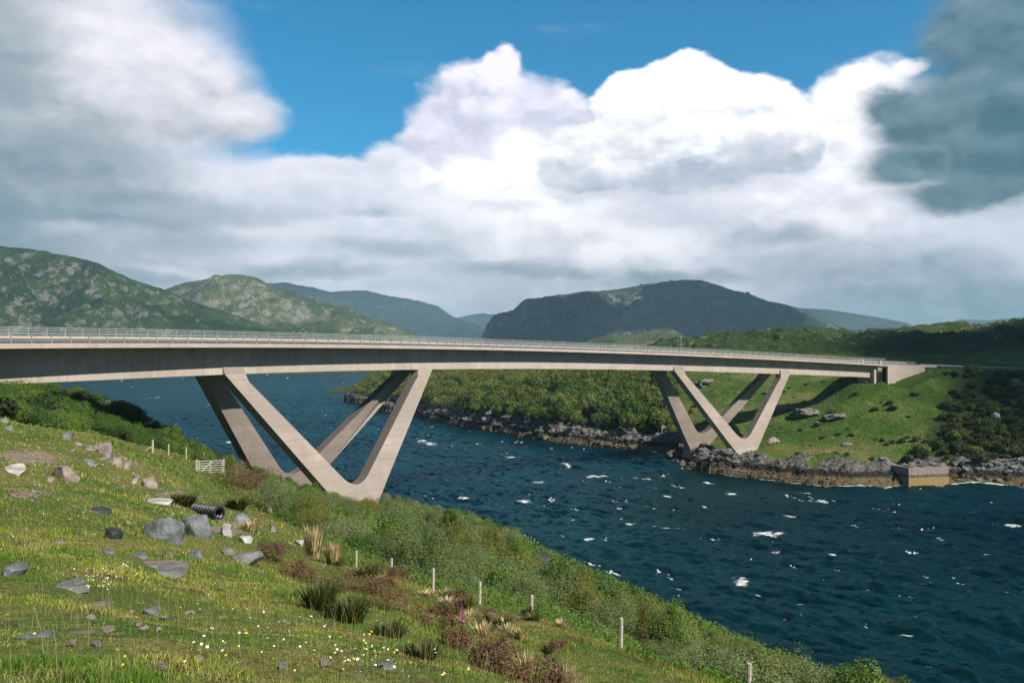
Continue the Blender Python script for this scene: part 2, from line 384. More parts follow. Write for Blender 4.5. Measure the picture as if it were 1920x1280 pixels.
class HF:
    def __init__(s, xs, ys, Z_): s.x, s.y, s.Z = xs, ys, Z_
    def __call__(s, x, y):
        x = np.asarray(x, float); y = np.asarray(y, float)
        i = np.clip(np.searchsorted(s.x, x)-1, 0, len(s.x)-2); j = np.clip(np.searchsorted(s.y, y)-1, 0, len(s.y)-2)
        u = np.clip((x-s.x[i])/(s.x[i+1]-s.x[i]), 0, 1); v = np.clip((y-s.y[j])/(s.y[j+1]-s.y[j]), 0, 1)
        return s.Z[i, j]*(1-u)*(1-v)+s.Z[i+1, j]*u*(1-v)+s.Z[i, j+1]*(1-u)*v+s.Z[i+1, j+1]*u*v
near = HF(nx, ny, NZ)
def hit(px, py, hf=None, y0=2.5, y1=215., n=6000):
    """where the sight line through a pixel first meets the ground"""
    hf = hf or near; r = ray(px, py); ys = np.geomspace(y0, y1, n)
    g = hf(r[0]*ys, ys); zz = HC+r[2]*ys; k = np.nonzero(zz < g)[0]
    k = k[0] if len(k) else n-1
    return np.array([r[0]*ys[k], ys[k], g[k]])

# distances along the fence (plan) : positive = on the water side
FENCE = np.array([(14, 10), (8.5, 15), (5.06, 19), (2.8, 23), (.55, 26), (-1., 28), (-2.8, 31), (-5, 37), (-7, 40), (-17, 62), (-30.7, 90), (-34, 98), (-38.6, 105), (-43.4, 112), (-48.6, 120), (-58, 128)], float)
def fside(x, y):
    x = np.asarray(x, float); y = np.asarray(y, float)
    best = np.full(x.shape, 1e9); sgn = np.zeros(x.shape)
    for a, c in zip(FENCE[:-1], FENCE[1:]):
        d = c-a; L2 = d@d; t = np.clip(((x-a[0])*d[0]+(y-a[1])*d[1])/L2, 0, 1)
        qx = x-a[0]-t*d[0]; qy = y-a[1]-t*d[1]; D_ = np.hypot(qx, qy)
        sg = -np.sign(d[0]*(y-a[1])-d[1]*(x-a[0])); m = D_ < best
        best = np.where(m, D_, best); sgn = np.where(m, sg, sgn)
    return best*sgn

def mat_ground():
    m, b = new_mat('hillside_turf'); q = pos(b)
    n1 = b.noise(q, .45, 5, .6); n2 = b.noise(q, 2.6, 6, .65); n3 = b.noise(q, 12., 6, .7)
    col = b.ramp(n1, [(.35, (.06, .105, .02)), (.5, (.12, .145, .035)), (.65, (.20, .17, .06))])
    col = b.mix(b.sm(n2, .5, .68, 0., .75), col, (.12, .085, .045, 1))
    n5 = b.noise(q, 38., 4, .75)
    col = b.mix(b.sm(n3, .42, .62, 0., .7), col, (.03, .045, .012, 1)); col = b.mix(b.sm(n5, .52, .66, 0., .5), col, (.22, .23, .07, 1))
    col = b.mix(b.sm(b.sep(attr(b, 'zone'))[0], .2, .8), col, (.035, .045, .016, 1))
    col = b.mix(b.sm(b.sep(attr(b, 'zone'))[1], .2, .8), col, b.mix(n3, (.12, .095, .07, 1), (.30, .24, .19, 1)))
    z = b.sep(q)[2]
    col = b.mix(b.sm(b.m('ADD', z, b.m('MULTIPLY', n2, 2.)), 2.2, 3.4, 1., 0.), col, b.mix(n3, (.03, .028, .025, 1), (.16, .14, .11, 1)))
    return finish(m, b, col, .95, .1, b.m('ADD', n2, b.m('MULTIPLY', n3, .4)), .6, .12)
TURF = mat_ground()
zone = np.zeros((NX.size, 3)); fs = fside(NX.ravel(), NY.ravel())
fx, fy = NX.ravel(), NY.ravel()
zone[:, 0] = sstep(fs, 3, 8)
# bare gravel patches worn in the turf
PATCH = [(45, 858, 55, 13), (50, 925, 36, 9), (230, 868, 30, 10), (330, 930, 50, 9), (425, 990, 34, 16), (160, 1183, 40, 8), (330, 1205, 20, 4), (385, 1125, 30, 5), (190, 955, 22, 7)]
gp = np.stack([fx, fy, NZ.ravel()], 1); ok = fy > 2
ppx, ppy = proj(np.where(ok[:, None], gp, [[0, 5., 0]]))
for (a, c, rx, ry) in PATCH:
    d = np.hypot((ppx-a)/rx, (ppy-c)/ry)+1.1*fbm(fx*1.1, fy*1.1, 5, 77)
    zone[:, 1] = np.maximum(zone[:, 1], np.where(ok & (fs < 3), sstep(-d, -1.1, -.6), 0))
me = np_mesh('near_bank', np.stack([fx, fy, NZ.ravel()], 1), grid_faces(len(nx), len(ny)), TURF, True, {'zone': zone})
tag(ob('hillside', me), kind='structure')
gravel = HF(nx, ny, zone[:, 1].reshape(NX.shape))

# far bank ------------------------------------------------------------
far_shore = [(665, 745), (700, 757), (760, 775), (800, 785), (870, 800), (1000, 822), (1130, 838), (1250, 850), (1290, 880), (1400, 893), (1500, 905), (1600, 912), (1700, 908), (1780, 905), (1920, 912), (2100, 915)]
SH = [(ray(px, py)[0]*(HC/-ray(px, py)[2]), HC/-ray(px, py)[2]) for px, py in far_shore]
far_ctl = [(x, y, .4) for x, y in SH] + [(180, 190, .4), (260, 170, .4), (400, 150, .4)]
# just under water in front of the shoreline
for x, y in SH+[(180, 190), (260, 170), (400, 150)]:
    r = math.hypot(x, y); far_ctl.append((x*(1-22/r), y*(1-22/r), -5.5))
def fr(px, Yd, z): return [((px-960)/FPX*Yd, Yd, z+HC)]
for a in [(690, 690, -19), (700, 650, -14), (760, 540, -15), (780, 620, -10), (800, 470, -18), (830, 520, -11), (870, 415, -20), (870, 480, -11), (900, 560, -9), (1000, 350, -21.5), (1000, 390, -16), (1000, 440, -9.5), (1000, 520, -8), (1130, 315, -21.5), (1130, 350, -17), (1130, 410, -9.5), (1250, 296, -21), (1240, 330, -15), (1250, 400, -7.5),
          (1300, 300, -19.5), (1150, 500, -4), (1250, 500, -1), (1000, 620, -14), (850, 680, -16), (1000, 700, -26), (600, 820, -27)]: far_ctl += fr(*a)
far_ctl += ctl((1360, 780, 285), (1360, 722, 330), (1290, 718, 345), (1500, 852, 235), (1600, 856, 226), (1700, 855, 232), (1560, 800, 262), (1450, 792, 272), (1560, 742, 300), (1500, 700, 345),
               (1650, 717, 283), (1600, 726, 290), (1700, 702, 296), (1690, 716, 284), (1750, 694, 300), (1830, 694, 308), (1900, 700, 300), (1850, 760, 262), (1900, 845, 222), (1780, 865, 222), (1920, 690, 330),
               (1300, 662, 450), (1240, 655, 470), (1460, 634, 520), (1400, 645, 500), (1540, 637, 500), (1600, 650, 450), (1660, 632, 560), (1690, 629, 570), (1720, 634, 560), (1740, 640, 480), (1790, 626, 600), (1840, 619, 610), (1890, 609, 620), (1920, 608, 620), (2000, 600, 620), (1800, 672, 400), (1900, 665, 400), (1650, 668, 400), (1740, 690, 330), (2100, 680, 330), (2100, 820, 230))
far_ctl += rel((64, 247, -25.2), (55.3, 261, -24.8), (60, 240, -25.4), (116, 283, -6.2), (250, 250, -8), (330, 260, -2), (400, 400, 14), (400, 700, 20), (500, 800, 20), (150, 800, -10), (0, 850, -30), (250, 850, 0), (-200, 800, -34), (-200, 500, -34), (300, 660, 24), (200, 700, 6), (60, 640, 2), (120, 560, 12))
FT = tps_fit(far_ctl, 3e-3)
fxs = np.concatenate([np.linspace(-170, 30, 170)[:-1], np.linspace(30, 190, 300)[:-1], np.linspace(190, 480, 120)])
fys = np.concatenate([np.linspace(165, 310, 320)[:-1], np.linspace(310, 420, 120)[:-1], np.linspace(420, 900, 190)])
FX, FY = np.meshgrid(fxs, fys, indexing='ij')
h0 = tps_eval(FT, FX, FY)
h0 = h0+fbm(FX/40., FY/40., 4, 5)*2.2*sstep(h0, 4, 14)+fbm(FX/13., FY/13., 4, 6)*.9*sstep(h0, 3, 8)
# hummocky knolls further back
kn = sstep(FY, 380, 480)*sstep(FX, 60, 120); h0 = h0+kn*((fbm(FX/55., FY/55., 5, 41, .55, True)-.5)*9.+fbm(FX/14., FY/14., 4, 42, .6, True)*2.4)
# rocky ledges at the water's edge
SHP = np.array([(-260, 760)]+SH+[(180, 190), (260, 170), (400, 150)], float); sdist = np.full(FX.shape, 1e9)
for a, c in zip(SHP[:-1], SHP[1:]):
    d = c-a; t = np.clip(((FX-a[0])*d[0]+(FY-a[1])*d[1])/(d@d), 0, 1); sdist = np.minimum(sdist, np.hypot(FX-a[0]-t*d[0], FY-a[1]-t*d[1]))
rk = fbm(FX/9., FY/9., 4, 61); blk = fbm(FX/3.2+.3*FY, FY/2.2, 4, 62, .6, True)
inl = np.where(h0 > .2, sdist, -sdist); bw = (7.5+9*rk)*(1+.6*sstep(FY, 290, 360)); bh = (3.9+2.6*rk)*(1+.25*sstep(FY, 290, 360))
prof_ = bh*sstep(inl+1.2*blk, -.5, 6.)*(1-sstep(inl, bw, bw+8))
band = sstep(-inl, -bw-2, -bw+1); h0 = np.where(inl < 0, np.minimum(h0, np.maximum(-5., inl*.45)), h0)
FZ = np.where(inl > -.4, np.maximum(h0, prof_), np.minimum(h0, -.5+.9*inl.clip(-4, 0)))+band*(.9*blk)*sstep(inl, -.6, 2.5)
step = .6
st = np.round((FZ+fbm(FX/6., FY/6., 3, 63)*.7)/step)*step
FZ = FZ*(1-.5*band)+st*.5*band
mound = np.exp(-(((FX-77)/9.)**2+((FY-222)/6.)**2)); FZ = FZ+mound*1.8
# the abutment embankment must carry the road
far = HF(fxs, fys, FZ)
def mat_far():
    m, b = new_mat('far_bank_turf'); q = pos(b); z = b.sep(q)[2]
    n1 = b.noise(q, .045, 6, .6); n2 = b.noise(q, .25, 6, .65); n3 = b.noise(q, 1.1, 5, .7)
    col = b.ramp(n1, [(.36, (.05, .11, .016)), (.5, (.10, .165, .03)), (.62, (.22, .21, .065))])
    col = b.mix(b.sm(n2, .5, .7, 0., .6), col, (.13, .12, .045, 1))
    col = b.mix(b.sm(n3, .48, .72, 0., .55), col, (.022, .04, .01, 1))
    A = attr(b, 'zone'); a0, a1, _ = b.sep(A)
    col = b.mix(b.sm(b.m('ADD', a0, b.m('MULTIPLY', b.m('SUBTRACT', n2, .5), 1.6)), .35, .65), col, b.mix(n3, (.02, .045, .012, 1), (.07, .11, .03, 1)))
    rock = b.mix(b.sm(n3, .35, .65), (.045, .045, .043, 1), (.27, .26, .24, 1))
    vz = b.m('MULTIPLY_ADD', b.m('SUBTRACT', n2, .5), 2.2, z)
    dark = b.mix(n3, (.012, .012, .012, 1), (.06, .058, .052, 1)); tan = b.mix(n3, (.07, .05, .025, 1), (.27, .215, .135, 1))
    rock = b.mix(b.sm(vz, 2.7, 3.3, 1., 0.), rock, dark)
    rock = b.mix(b.sm(vz, 1.5, 2.1, 1., 0.), rock, tan)
    kn = b.m('ADD', a1, b.m('MULTIPLY', b.m('SUBTRACT', n3, .5), .5))
    col = b.mix(b.sm(kn, .45, .6), col, rock)
    sp = b.m('ADD', b.noise(q, .16, 6, .7), b.m('MULTIPLY', b.sm(b.sep(q)[1], 380., 480.), .055))
    col = b.mix(b.sm(b.m('ADD', sp, b.m('MULTIPLY', b.m('SUBTRACT', n3, .5), .5)), .66, .72), col, (.33, .31, .28, 1))
    return finish(m, b, col, .95, .12, b.m('ADD', n2, b.m('MULTIPLY', n3, .7)), 1., 1.6)
fz = np.zeros((FX.size, 3))
fp = np.stack([FX.ravel(), FY.ravel(), FZ.ravel()], 1); fpx, fpy = proj(fp)
fz[:, 1] = band.ravel()
scrub = np.maximum(sstep(fpx+(fpy-760)*.6, 1700, 1830)*sstep(fpy, 694, 715), sstep(-fpx+.2*(FY.ravel()-300), -1290, -1240))
scrub = np.maximum(scrub, sstep(FY.ravel(), 380, 430)*.75)
fz[:, 0] = scrub
me = np_mesh('far_bank', fp, grid_faces(len(fxs), len(fys)), mat_far(), True, {'zone': fz})
tag(ob('far_bank', me), kind='structure')

# sea bed sheet reaching the horizon
gm = mat_simple('seabed_silt', (.03, .04, .04), .95, .1, .2, .01)
me = np_mesh('seabed', np.array([(-14000, -1200, -7.5), (14000, -1200, -7.5), (14000, 14000, -7.5), (-14000, 14000, -7.5)], float), np.array([[0, 1, 2, 3]]), gm)
tag(ob('ground', me), kind='structure')

# ------------------------------------------------------------------ mountains
def mat_hill(name, g1, g2, rockc, rock_amt, sc=1., heath=(.05, .045, .02)):
    m, b = new_mat(name); q = pos(b)
    n1 = b.noise(q, .0022*sc, 7, .6); n2 = b.noise(q, .012*sc, 7, .65); n3 = b.noise(b.v('MULTIPLY', q, (1., 1., 2.)), .05*sc, 6, .7)
    nz = b.sep(b.n('ShaderNodeNewGeometry').outputs['Normal'])[2]
    col = b.mix(b.sm(n1, .38, .62), (*g1, 1), (*g2, 1))
    col = b.mix(b.sm(n2, .48, .68, 0., .6), col, (*heath, 1))
    rr = b.m('ADD', b.m('MULTIPLY', n2, .45), b.m('MULTIPLY', n3, .45)); rr = b.m('MULTIPLY_ADD', n1, .22, rr); rr = b.m('ADD', rr, b.m('MULTIPLY', b.m('SUBTRACT', .9, nz), .25))
    col = b.mix(b.sm(rr, .62-rock_amt, .68-rock_amt), col, b.mix(n3, (*[x*.55 for x in rockc], 1), (*rockc, 1)))
    return finish(m, b, col, .95, .08, b.m('ADD', n2, n3), 1., 26./sc)
def hill(name, sil, R0, front, back, mat, nu=420, nr=150, amp=.10, ns=900., seed=1, p=1.15, base=-2., pad=60):
    """a mountain: its crest passes through the photographed skyline at its own distance, with real slopes in front and behind"""
    sil = np.array(sil, float); us = np.linspace(sil[0, 0]-pad, sil[-1, 0]+pad, nu)
    py = np.interp(us, sil[:, 0], sil[:, 1]); Rr = np.interp(us, sil[:, 0], sil[:, 2]) if sil.shape[1] > 2 else np.full(nu, R0)
    ends = sstep(us, us[0], us[0]+pad)*sstep(-us, -us[-1], -us[-1]+pad) if pad > 0 else 1.
    crest = HC+(HOR-py)/FPX*Rr
    t = np.concatenate([np.linspace(-1, 0, int(nr*.75))[:-1], np.linspace(0, 1, nr-int(nr*.75)+1)])
    rr = Rr[:, None]+np.where(t < 0, t*front, t*back)[None]*(Rr/R0)[:, None]
    X_ = (us-960)[:, None]/FPX*rr; Y_ = rr+0*X_
    prof = np.where(t < 0, np.clip(1+t, 0, 1)**p, np.clip(1-t, 0, 1)**1.3)[None]
    H = base+(crest[:, None]*ends[:, None] if pad > 0 else crest[:, None])*0
    c = (crest-base)*(ends if pad > 0 else 1.)
    nz_ = fbm(X_/ns, Y_/ns, 6, seed, .52, True)-.45
    nz2 = fbm(X_/(ns*.25), Y_/(ns*.25), 5, seed+9, .55)
    H = base+c[:, None]*(prof+amp*nz_*np.minimum(1, prof*3)*(1-.85*np.exp(-(t/.10)**2))[None]+amp*.55*nz2*np.minimum(1, prof*4)*(1-.75*np.exp(-(t/.05)**2))[None])
    me = np_mesh(name, np.stack([X_, Y_, H], -1).reshape(-1, 3), grid_faces(nu, len(t)), mat, True)
    return tag(ob(name, me), kind='structure')
MG = mat_hill('green_rocky_slope', (.017, .042, .008), (.046, .084, .016), (.27, .26, .235), -.006, 3.4)
MG2 = mat_hill('pale_green_slope', (.05, .085, .022), (.12, .14, .042), (.36, .345, .31), .02, 2.6)
MB_ = mat_hill('dark_heather_slope', (.02, .03, .014), (.036, .042, .018), (.16, .16, .15), -.01, 1.)
MR = mat_hill('rocky_mountain', (.028, .042, .02), (.055, .068, .03), (.32, .31, .29), .02, 1.8)
hill('hill', [(-260, 470), (-120, 452), (0, 458), (60, 465), (110, 480), (160, 488), (200, 503), (250, 523), (300, 540), (340, 560), (400, 580), (440, 592), (500, 612), (560, 630), (620, 650), (680, 672)], 2500, 560, 900, MG, seed=3, ns=420, amp=.26, pad=40)
hill('hill', [(230, 600), (312, 540), (350, 530), (400, 518), (440, 515), (470, 517), (500, 531), (560, 552), (610, 568), (650, 577), (700, 597), (760, 620), (790, 632), (850, 668)], 3500, 1300, 1000, MG2, seed=14, ns=520, amp=.28, pad=40)
hill('hill', [(430, 560), (500, 530), (540, 528), (580, 537), (620, 548), (660, 545), (690, 545), (730, 555), (780, 562), (820, 575), (850, 595), (900, 610), (930, 640), (960, 668)], 9000, 2600, 2000, MB_, seed=24, ns=1200, amp=.22, pad=40)
hill('hill', [(780, 640), (855, 596), (880, 590), (905, 587), (930, 591), (980, 610), (1050, 640)], 12300, 1200, 1200, MB_, seed=34, ns=1500, pad=40, nu=160, nr=60)
hill('mountain', [(860, 672), (900, 640), (912, 610), (925, 594), (960, 582), (1000, 560), (1050, 550), (1100, 545), (1160, 542), (1200, 533), (1240, 528), (1290, 528), (1315, 527), (1345, 535), (1400, 550), (1450, 565), (1500, 580), (1550, 598), (1600, 620), (1650, 640), (1700, 665)], 4600, 2000, 1500, MR, nu=560, nr=200, seed=44, ns=620, amp=.26, pad=30)
hill('hill', [(1380, 640), (1480, 577), (1550, 580), (1600, 588), (1650, 595), (1700, 605), (1730, 620), (1760, 635), (1800, 655)], 7500, 1500, 1500, MB_, seed=54, ns=1500, pad=40, nu=240, nr=90)
hill('hill', [(1700, 650), (1770, 610), (1800, 598), (1850, 600), (1950, 592), (2050, 600), (2200, 640)], 9500, 1500, 1500, MB_, seed=64, ns=1500, pad=40, nu=200, nr=70)
hill('hill', [(1050, 668), (1090, 645), (1110, 636), (1150, 628), (1190, 627), (1220, 621), (1260, 618), (1300, 640), (1330, 641), (1355, 628), (1390, 622), (1420, 628), (1445, 636), (1500, 650), (1560, 668)], 2300, 500, 600, MG2, seed=74, ns=300, amp=.22, pad=40, nu=300, nr=110)

# ------------------------------------------------------------------ the bridge alignment
B = dict(x0=-39.36355, y0=131.94501, th=1.03872, k=.00257, z0=2.07705, g=.01238, q=-.00013, e=.09519, W=12.19)
SEND = 217.
def bpos(s, off=0., z=0.):
    s = np.atleast_1d(np.asarray(s, float)); sc = np.minimum(s, SEND); k = B['k']; h = B['th']-k*sc
    x = B['x0']+(math.sin(B['th'])-np.sin(h))/k; y = B['y0']+(np.cos(h)-math.cos(B['th']))/k
    x = x+(s-sc)*np.cos(h); y = y+(s-sc)*np.sin(h)
    g_end = B['g']+2*B['q']*SEND
    zz = B['z0']+B['g']*sc+B['q']*sc*sc+(s-sc)*g_end*.55+HC+z
    return np.stack([x+np.sin(h)*off, y-np.cos(h)*off, zz+0*off], -1)
def bheading(s): return B['th']-B['k']*np.minimum(s, SEND)
def wd_(s): return np.interp(s, [-100, -40, 0, 20, 75, 135, 175, 217], [4.0, 3.85, 3.25, 3.1, 2.72, 2.7, 2.45, 2.3])
def D_(s): return np.interp(s, [-100, -40, -20, 0, 20, 60, 100, 140, 170, 217], [4.2, 4.17, 4.13, 4.0, 3.93, 3.88, 3.87, 3.9, 3.93, 3.75])
e_, Wd = B['e'], B['W']
def sweep(prof, s, mat, name, parent, closed=True, caps=True, tilt=True):
    """prof(s)-> list of (off,z) across; z is measured from the near fascia foot and rises with the crossfall"""
    pr = [prof(t) for t in s]; m = len(pr[0]); V = []; UV = []
    for t, p_ in zip(s, pr):
        for off, z in p_: V.append(bpos(t, off, z)[0])
    F = []
    nj = m if closed else m-1
    uvs = []
    for i in range(len(s)-1):
        for j in range(nj):
            j2 = (j+1) % m; F.append((i*m+j, (i+1)*m+j, (i+1)*m+j2, i*m+j2))
            a, c = pr[i][j], pr[i][j2]; va = a[1]+a[0]*.7; vc = c[1]+c[0]*.7
            uvs += [(s[i], va), (s[i+1], va), (s[i+1], vc), (s[i], vc)]
    if closed and caps:
        F += [tuple(range(m)), tuple((len(s)-1)*m+j for j in range(m))[::-1]]
        uvs += [(s[0], q[1]) for q in pr[0]]+[(s[-1], q[1]) for q in pr[-1]][::-1]
    me = bpy.data.meshes.new(name); me.from_pydata(np.array(V).tolist(), [], F)
    ul = me.uv_layers.new(name='UVMap'); ul.data.foreach_set('uv', np.array(uvs, np.float32).ravel())
    me.materials.append(mat); me.update(); return ob(name, me, parent)
bridge = tag(bpy.data.objects.new('bridge', None), 'long curved concrete road bridge on four V shaped piers crossing the blue green strait', 'bridge'); link(bridge)
ss = np.arange(-104, 217.01, 2.)
ss[-1] = 216.6
def c_(off, z): return (off, z-off*e_)
def prof_deck(s):
    w, D = wd_(s), D_(s)
    return [c_(0, 0), c_(0, .50), c_(-.55, .54), c_(-.56, .40), c_(-1.95, .37), c_(-1.96, .25), c_(-Wd+1.96, .25), c_(-Wd+1.95, .37), c_(-Wd+.56, .40), c_(-Wd+.55, .54), c_(-Wd, .50), c_(-Wd, 0),
            (-Wd+w, -.35+(Wd-w)*e_), (-Wd+w, -D+.25), (-w, -D), (-w, -.32+w*e_)]
sweep(prof_deck, ss, CONC, 'deck_girder', bridge)
# carriageway
s2 = np.arange(-104, 420., 4.)
def prof_road(s): return [c_(-1.97, .258), c_(-Wd+1.97, .258)]
sweep(prof_road, s2, ASPH, 'road_surface', bridge, closed=False)
sweep(lambda s: [c_(-Wd/2+.07, .268), c_(-Wd/2-.07, .268)], s2, PAINT, 'centre_line', bridge, closed=False)

# V piers
def pier(V0, V1, zn, s_off, offt, offb, name='pier'):
    """V0,V1: where the two legs meet the soffit; zn: height of the inner notch; off at top and foot of the face towards the camera"""
    mid = (V0+V1)/2+s_off; z_top = 0
    D0, D1 = D_(V0), D_(V1); zr0 = B['z0']+B['g']*V0+B['q']*V0*V0; zr1 = B['z0']+B['g']*V1+B['q']*V1*V1
    t0, t1 = zr0-D0, zr1-D1                 # soffit heights (relative to the eye)
    zb = zn-5.2; zi = zn-1.5                # underside, virtual crossing of the inner edges
    TH = 1.9
    def offz(z): return offt+(offb-offt)*(t0-z)/(t0-zn) if z < t0+.02 else offt-.53*min(1, (z-t0)/1.25)
    def P3_(s, z, back=0.):
        p = bpos(s, offz(z)-back, 0)[0]; p[2] = z+HC; return p
    nf = []                                  # notch fillet
    sl0 = (mid-(V0+1.5))/(zi-t0); sl1 = (mid-(V1-1.5))/(zi-t1)
    za = zn+2.1
    L = np.array([mid+(za-zi)*sl0, za]); Rr = np.array([mid+(za-zi)*sl1, za]); C = np.array([mid, zn-1.9])
    for t in np.linspace(0, 1, 9):
        p = (1-t)**2*L+2*t*(1-t)*C+t*t*Rr; nf.append(p)
    up = 1.25
    # outlines in (s, z)
    legA = [(V0-1.8, t0+up), (V0-1.8, t0), (V0-1.8+(za-1.5-t0)*((mid-2.7)-(V0-1.8))/(zb-t0), za-1.5), tuple(L), (V0+1.5+(t0-3.2-t0)*sl0, t0-3.2), (V0+2.6, t0-1.2), (V0+2.2, t0), (V0+2.0, t0+up)]
    legB = [(V1-2.0, t1+up), (V1-2.2, t1), (V1-2.6, t1-1.2), (V1-1.5+(-3.2)*sl1, t1-3.2), tuple(Rr), (V1+1.8+(za-1.5-t1)*((mid+2.7)-(V1+1.8))/(zb-t1), za-1.5), (V1+1.8, t1), (V1+1.8, t1+up)]
    foot = [legA[2], (mid-2.7, zb), (mid+2.7, zb), legB[5]]+[tuple(p) for p in nf[::-1]]
    def prism(poly, nm, par, sub=True):
        # subdivide long edges so that the mesh follows the curve of the bridge
        n = len(poly); V = []; uv = []
        for bk in (0., TH):
            for (s_, z_) in poly: V.append(P3_(s_, z_, bk)); uv.append((s_, z_, bk))
        F = [tuple(range(n)), tuple(range(n, 2*n))[::-1]]+[(i, n+i, n+(i+1) % n, (i+1) % n) for i in range(n)]
        me = bpy.data.meshes.new(nm); me.from_pydata(np.array(V).tolist(), [], F)
        ul = me.uv_layers.new(name='UVMap'); U = []
        for f in F:
            for i in f: s_, z_, bk = uv[i]; U += [z_-zn, bk]
        ul.data.foreach_set('uv', U); me.materials.append(LEGC); me.update()
        return ob(nm, me, par)
    f = prism(foot, name, bridge)
    prism(legA, 'leg', f); prism(legB, 'leg', f)
    # pad at the ground
    pc = P3_(mid, zb, TH/2); h = bheading(mid)
    MB().box((pc[0], pc[1], pc[2]-.6), (7.2, 3.2, 2.2), h).obj('footing', LEGC, f)
V_ = 45.08; c0 = 132-V_
pier(0, V_, -20.78, -.2, -3.25+.55, 1.74); pier(0, V_, -20.08, -.35, -Wd+3.25+1.3, -13.9)
pier(c0+V_, c0+2*V_, -21.36, -.1, -2.7+.55, 1.74); pier(c0+V_, c0+2*V_, -20.9, .5, -Wd+2.7+1.3, -13.9)

# abutment and wing walls
def boxs(s0, s1, o0, o1, z0, z1, mb=None):
    mb = mb or MB(); n = max(2, int((s1-s0)/3)+1); st = np.linspace(s0, s1, n)
    for a, c in zip(st[:-1], st[1:]):
        q = [bpos(s_, o, z)[0] for s_ in (a, c) for o in (o0, o1) for z in (z0, z1)]
        mb.add(q, [(0, 1, 3, 2), (4, 6, 7, 5), (0, 4, 5, 1), (2, 3, 7, 6), (0, 2, 6, 4), (1, 5, 7, 3)])
    return mb
mb = boxs(219.6, 221.5, -Wd+1.2, -3.0, -8, -.1)
mb.obj('abutment', CONC, bridge)
MB().box(bpos(216.1, -1.6, -3.9)[0], (.9, 1.1, 5.4), bheading(216)).obj('bearing_column', CONC, bridge)
# near wing wall: top follows the road, foot rises with the embankment
q = []; s_a, s_b = 220.5, 238.
for s_, zb in ((s_a, -8.0), (s_b, -1.6)):
    for o in (0.05, -.6):
        for z in (zb, -.02): q.append(bpos(s_, o, z)[0])
MB().add(q, [(0, 1, 3, 2), (4, 6, 7, 5), (0, 4, 5, 1), (2, 3, 7, 6), (0, 2, 6, 4), (1, 5, 7, 3)]).obj('wing_wall', CONC, bridge)
def prof_cop(s): return [c_(.04, 0), c_(.04, .50), c_(-.6, .54), c_(-.6, .0)]
sweep(prof_cop, np.arange(216.7, 246, 3.), CONC, 'parapet_upstand', bridge)
def prof_cop2(s): return [c_(-Wd-.04, 0), c_(-Wd-.04, .50), c_(-Wd+.6, .54), c_(-Wd+.6, .0)]
sweep(prof_cop2, np.arange(216.7, 246, 3.), CONC, 'parapet_upstand', bridge)
MB().box(bpos(-106, -Wd/2, -3.2+Wd/2*e_)[0], (4, Wd-1, 7), bheading(-106)).obj('abutment', CONC, bridge)

# parapets: rails + posts (each post a sub-part)
SP = 2.556
def rail_mesh(off, zs, s0, s1, w=.055, h=.06):
    mb = MB(); st = np.linspace(s0, s1, int((s1-s0)/3)+1)
    for i, z in enumerate(zs):
        ww = w*1.5 if i == 0 else w
        for a, c in zip(st[:-1], st[1:]):
            q = [bpos(s_, off+do, z+dz-off*e_)[0] for s_ in (a, c) for do in (-ww/2, ww/2) for dz in (-h/2, h/2)]
            mb.add(q, [(0, 1, 3, 2), (4, 6, 7, 5), (0, 4, 5, 1), (2, 3, 7, 6)])
    return mb
post_s = -36.28+SP*np.arange(-16, 108)
post_s = post_s[(post_s > -77) & (post_s < 232)]
for off, tilt in ((-.28, 1), (-Wd+.28, -1)):
    rl = rail_mesh(off, (1.62, 1.38, 1.14, .88), -103, 234).obj('parapet_rails', GALV, bridge)
    pm = MB().box((0, 0, .53), (.06, .16, 1.10)).box((0, 0, .0), (.22, .26, .06)).mesh('post', GALV)
    n_ind = 0
    rest = MB()
    for s_ in post_s:
        p = bpos(s_, off, .54-off*e_)[0]; h = float(bheading(s_))
        if n_ind < 100:
            o = ob('post', pm, rl, p); o.rotation_euler = (R(7)*tilt*0, 0, h); n_ind += 1
        else:
            rest.box((p[0], p[1], p[2]+.53), (.06, .16, 1.10), h)
    if rest.n: tag(rest.obj('posts', GALV, rl), kind='stuff')
# solid end posts
mb = MB()
for s_ in (209.5, 217.6): mb.box(bpos(s_, -.28, 1.1)[0], (.75, .35, 1.2), float(bheading(s_)))
mb.obj('end_pilaster', CONC, bridge)

# crash barrier beside the road after the bridge
cb = empty('crash_barrier', bpos(246, -.5, -.2)[0], 'grey steel crash barrier running from the right end of the bridge along the road', 'crash barrier')
st = np.linspace(236, 292, 30)
mb = MB(); mb.add([bpos(s_, -.3, .62+.0)[0]+[0, 0, dz] for s_ in st for dz in (0, .32)], [(2*i, 2*i+1, 2*i+3, 2*i+2) for i in range(len(st)-1)])
mb.add([bpos(s_, -.38, .62+.0)[0]+[0, 0, dz] for s_ in st for dz in (0, .32)], [(2*i, 2*i+1, 2*i+3, 2*i+2) for i in range(len(st)-1)])
def child(mb, nm, mat, par):
    o = mb.obj(nm, mat); o.parent = par; o.matrix_parent_inverse = par.matrix_world.inverted(); 
    o.location = [-a for a in par.location]; o.matrix_parent_inverse.identity(); return o
child(mb, 'rail', GALV, cb)
for s_ in np.arange(238, 292, 3.2): child(MB().box(bpos(s_, -.42, .3)[0], (.1, .1, 1.1), float(bheading(s_))), 'post', GALV, cb)
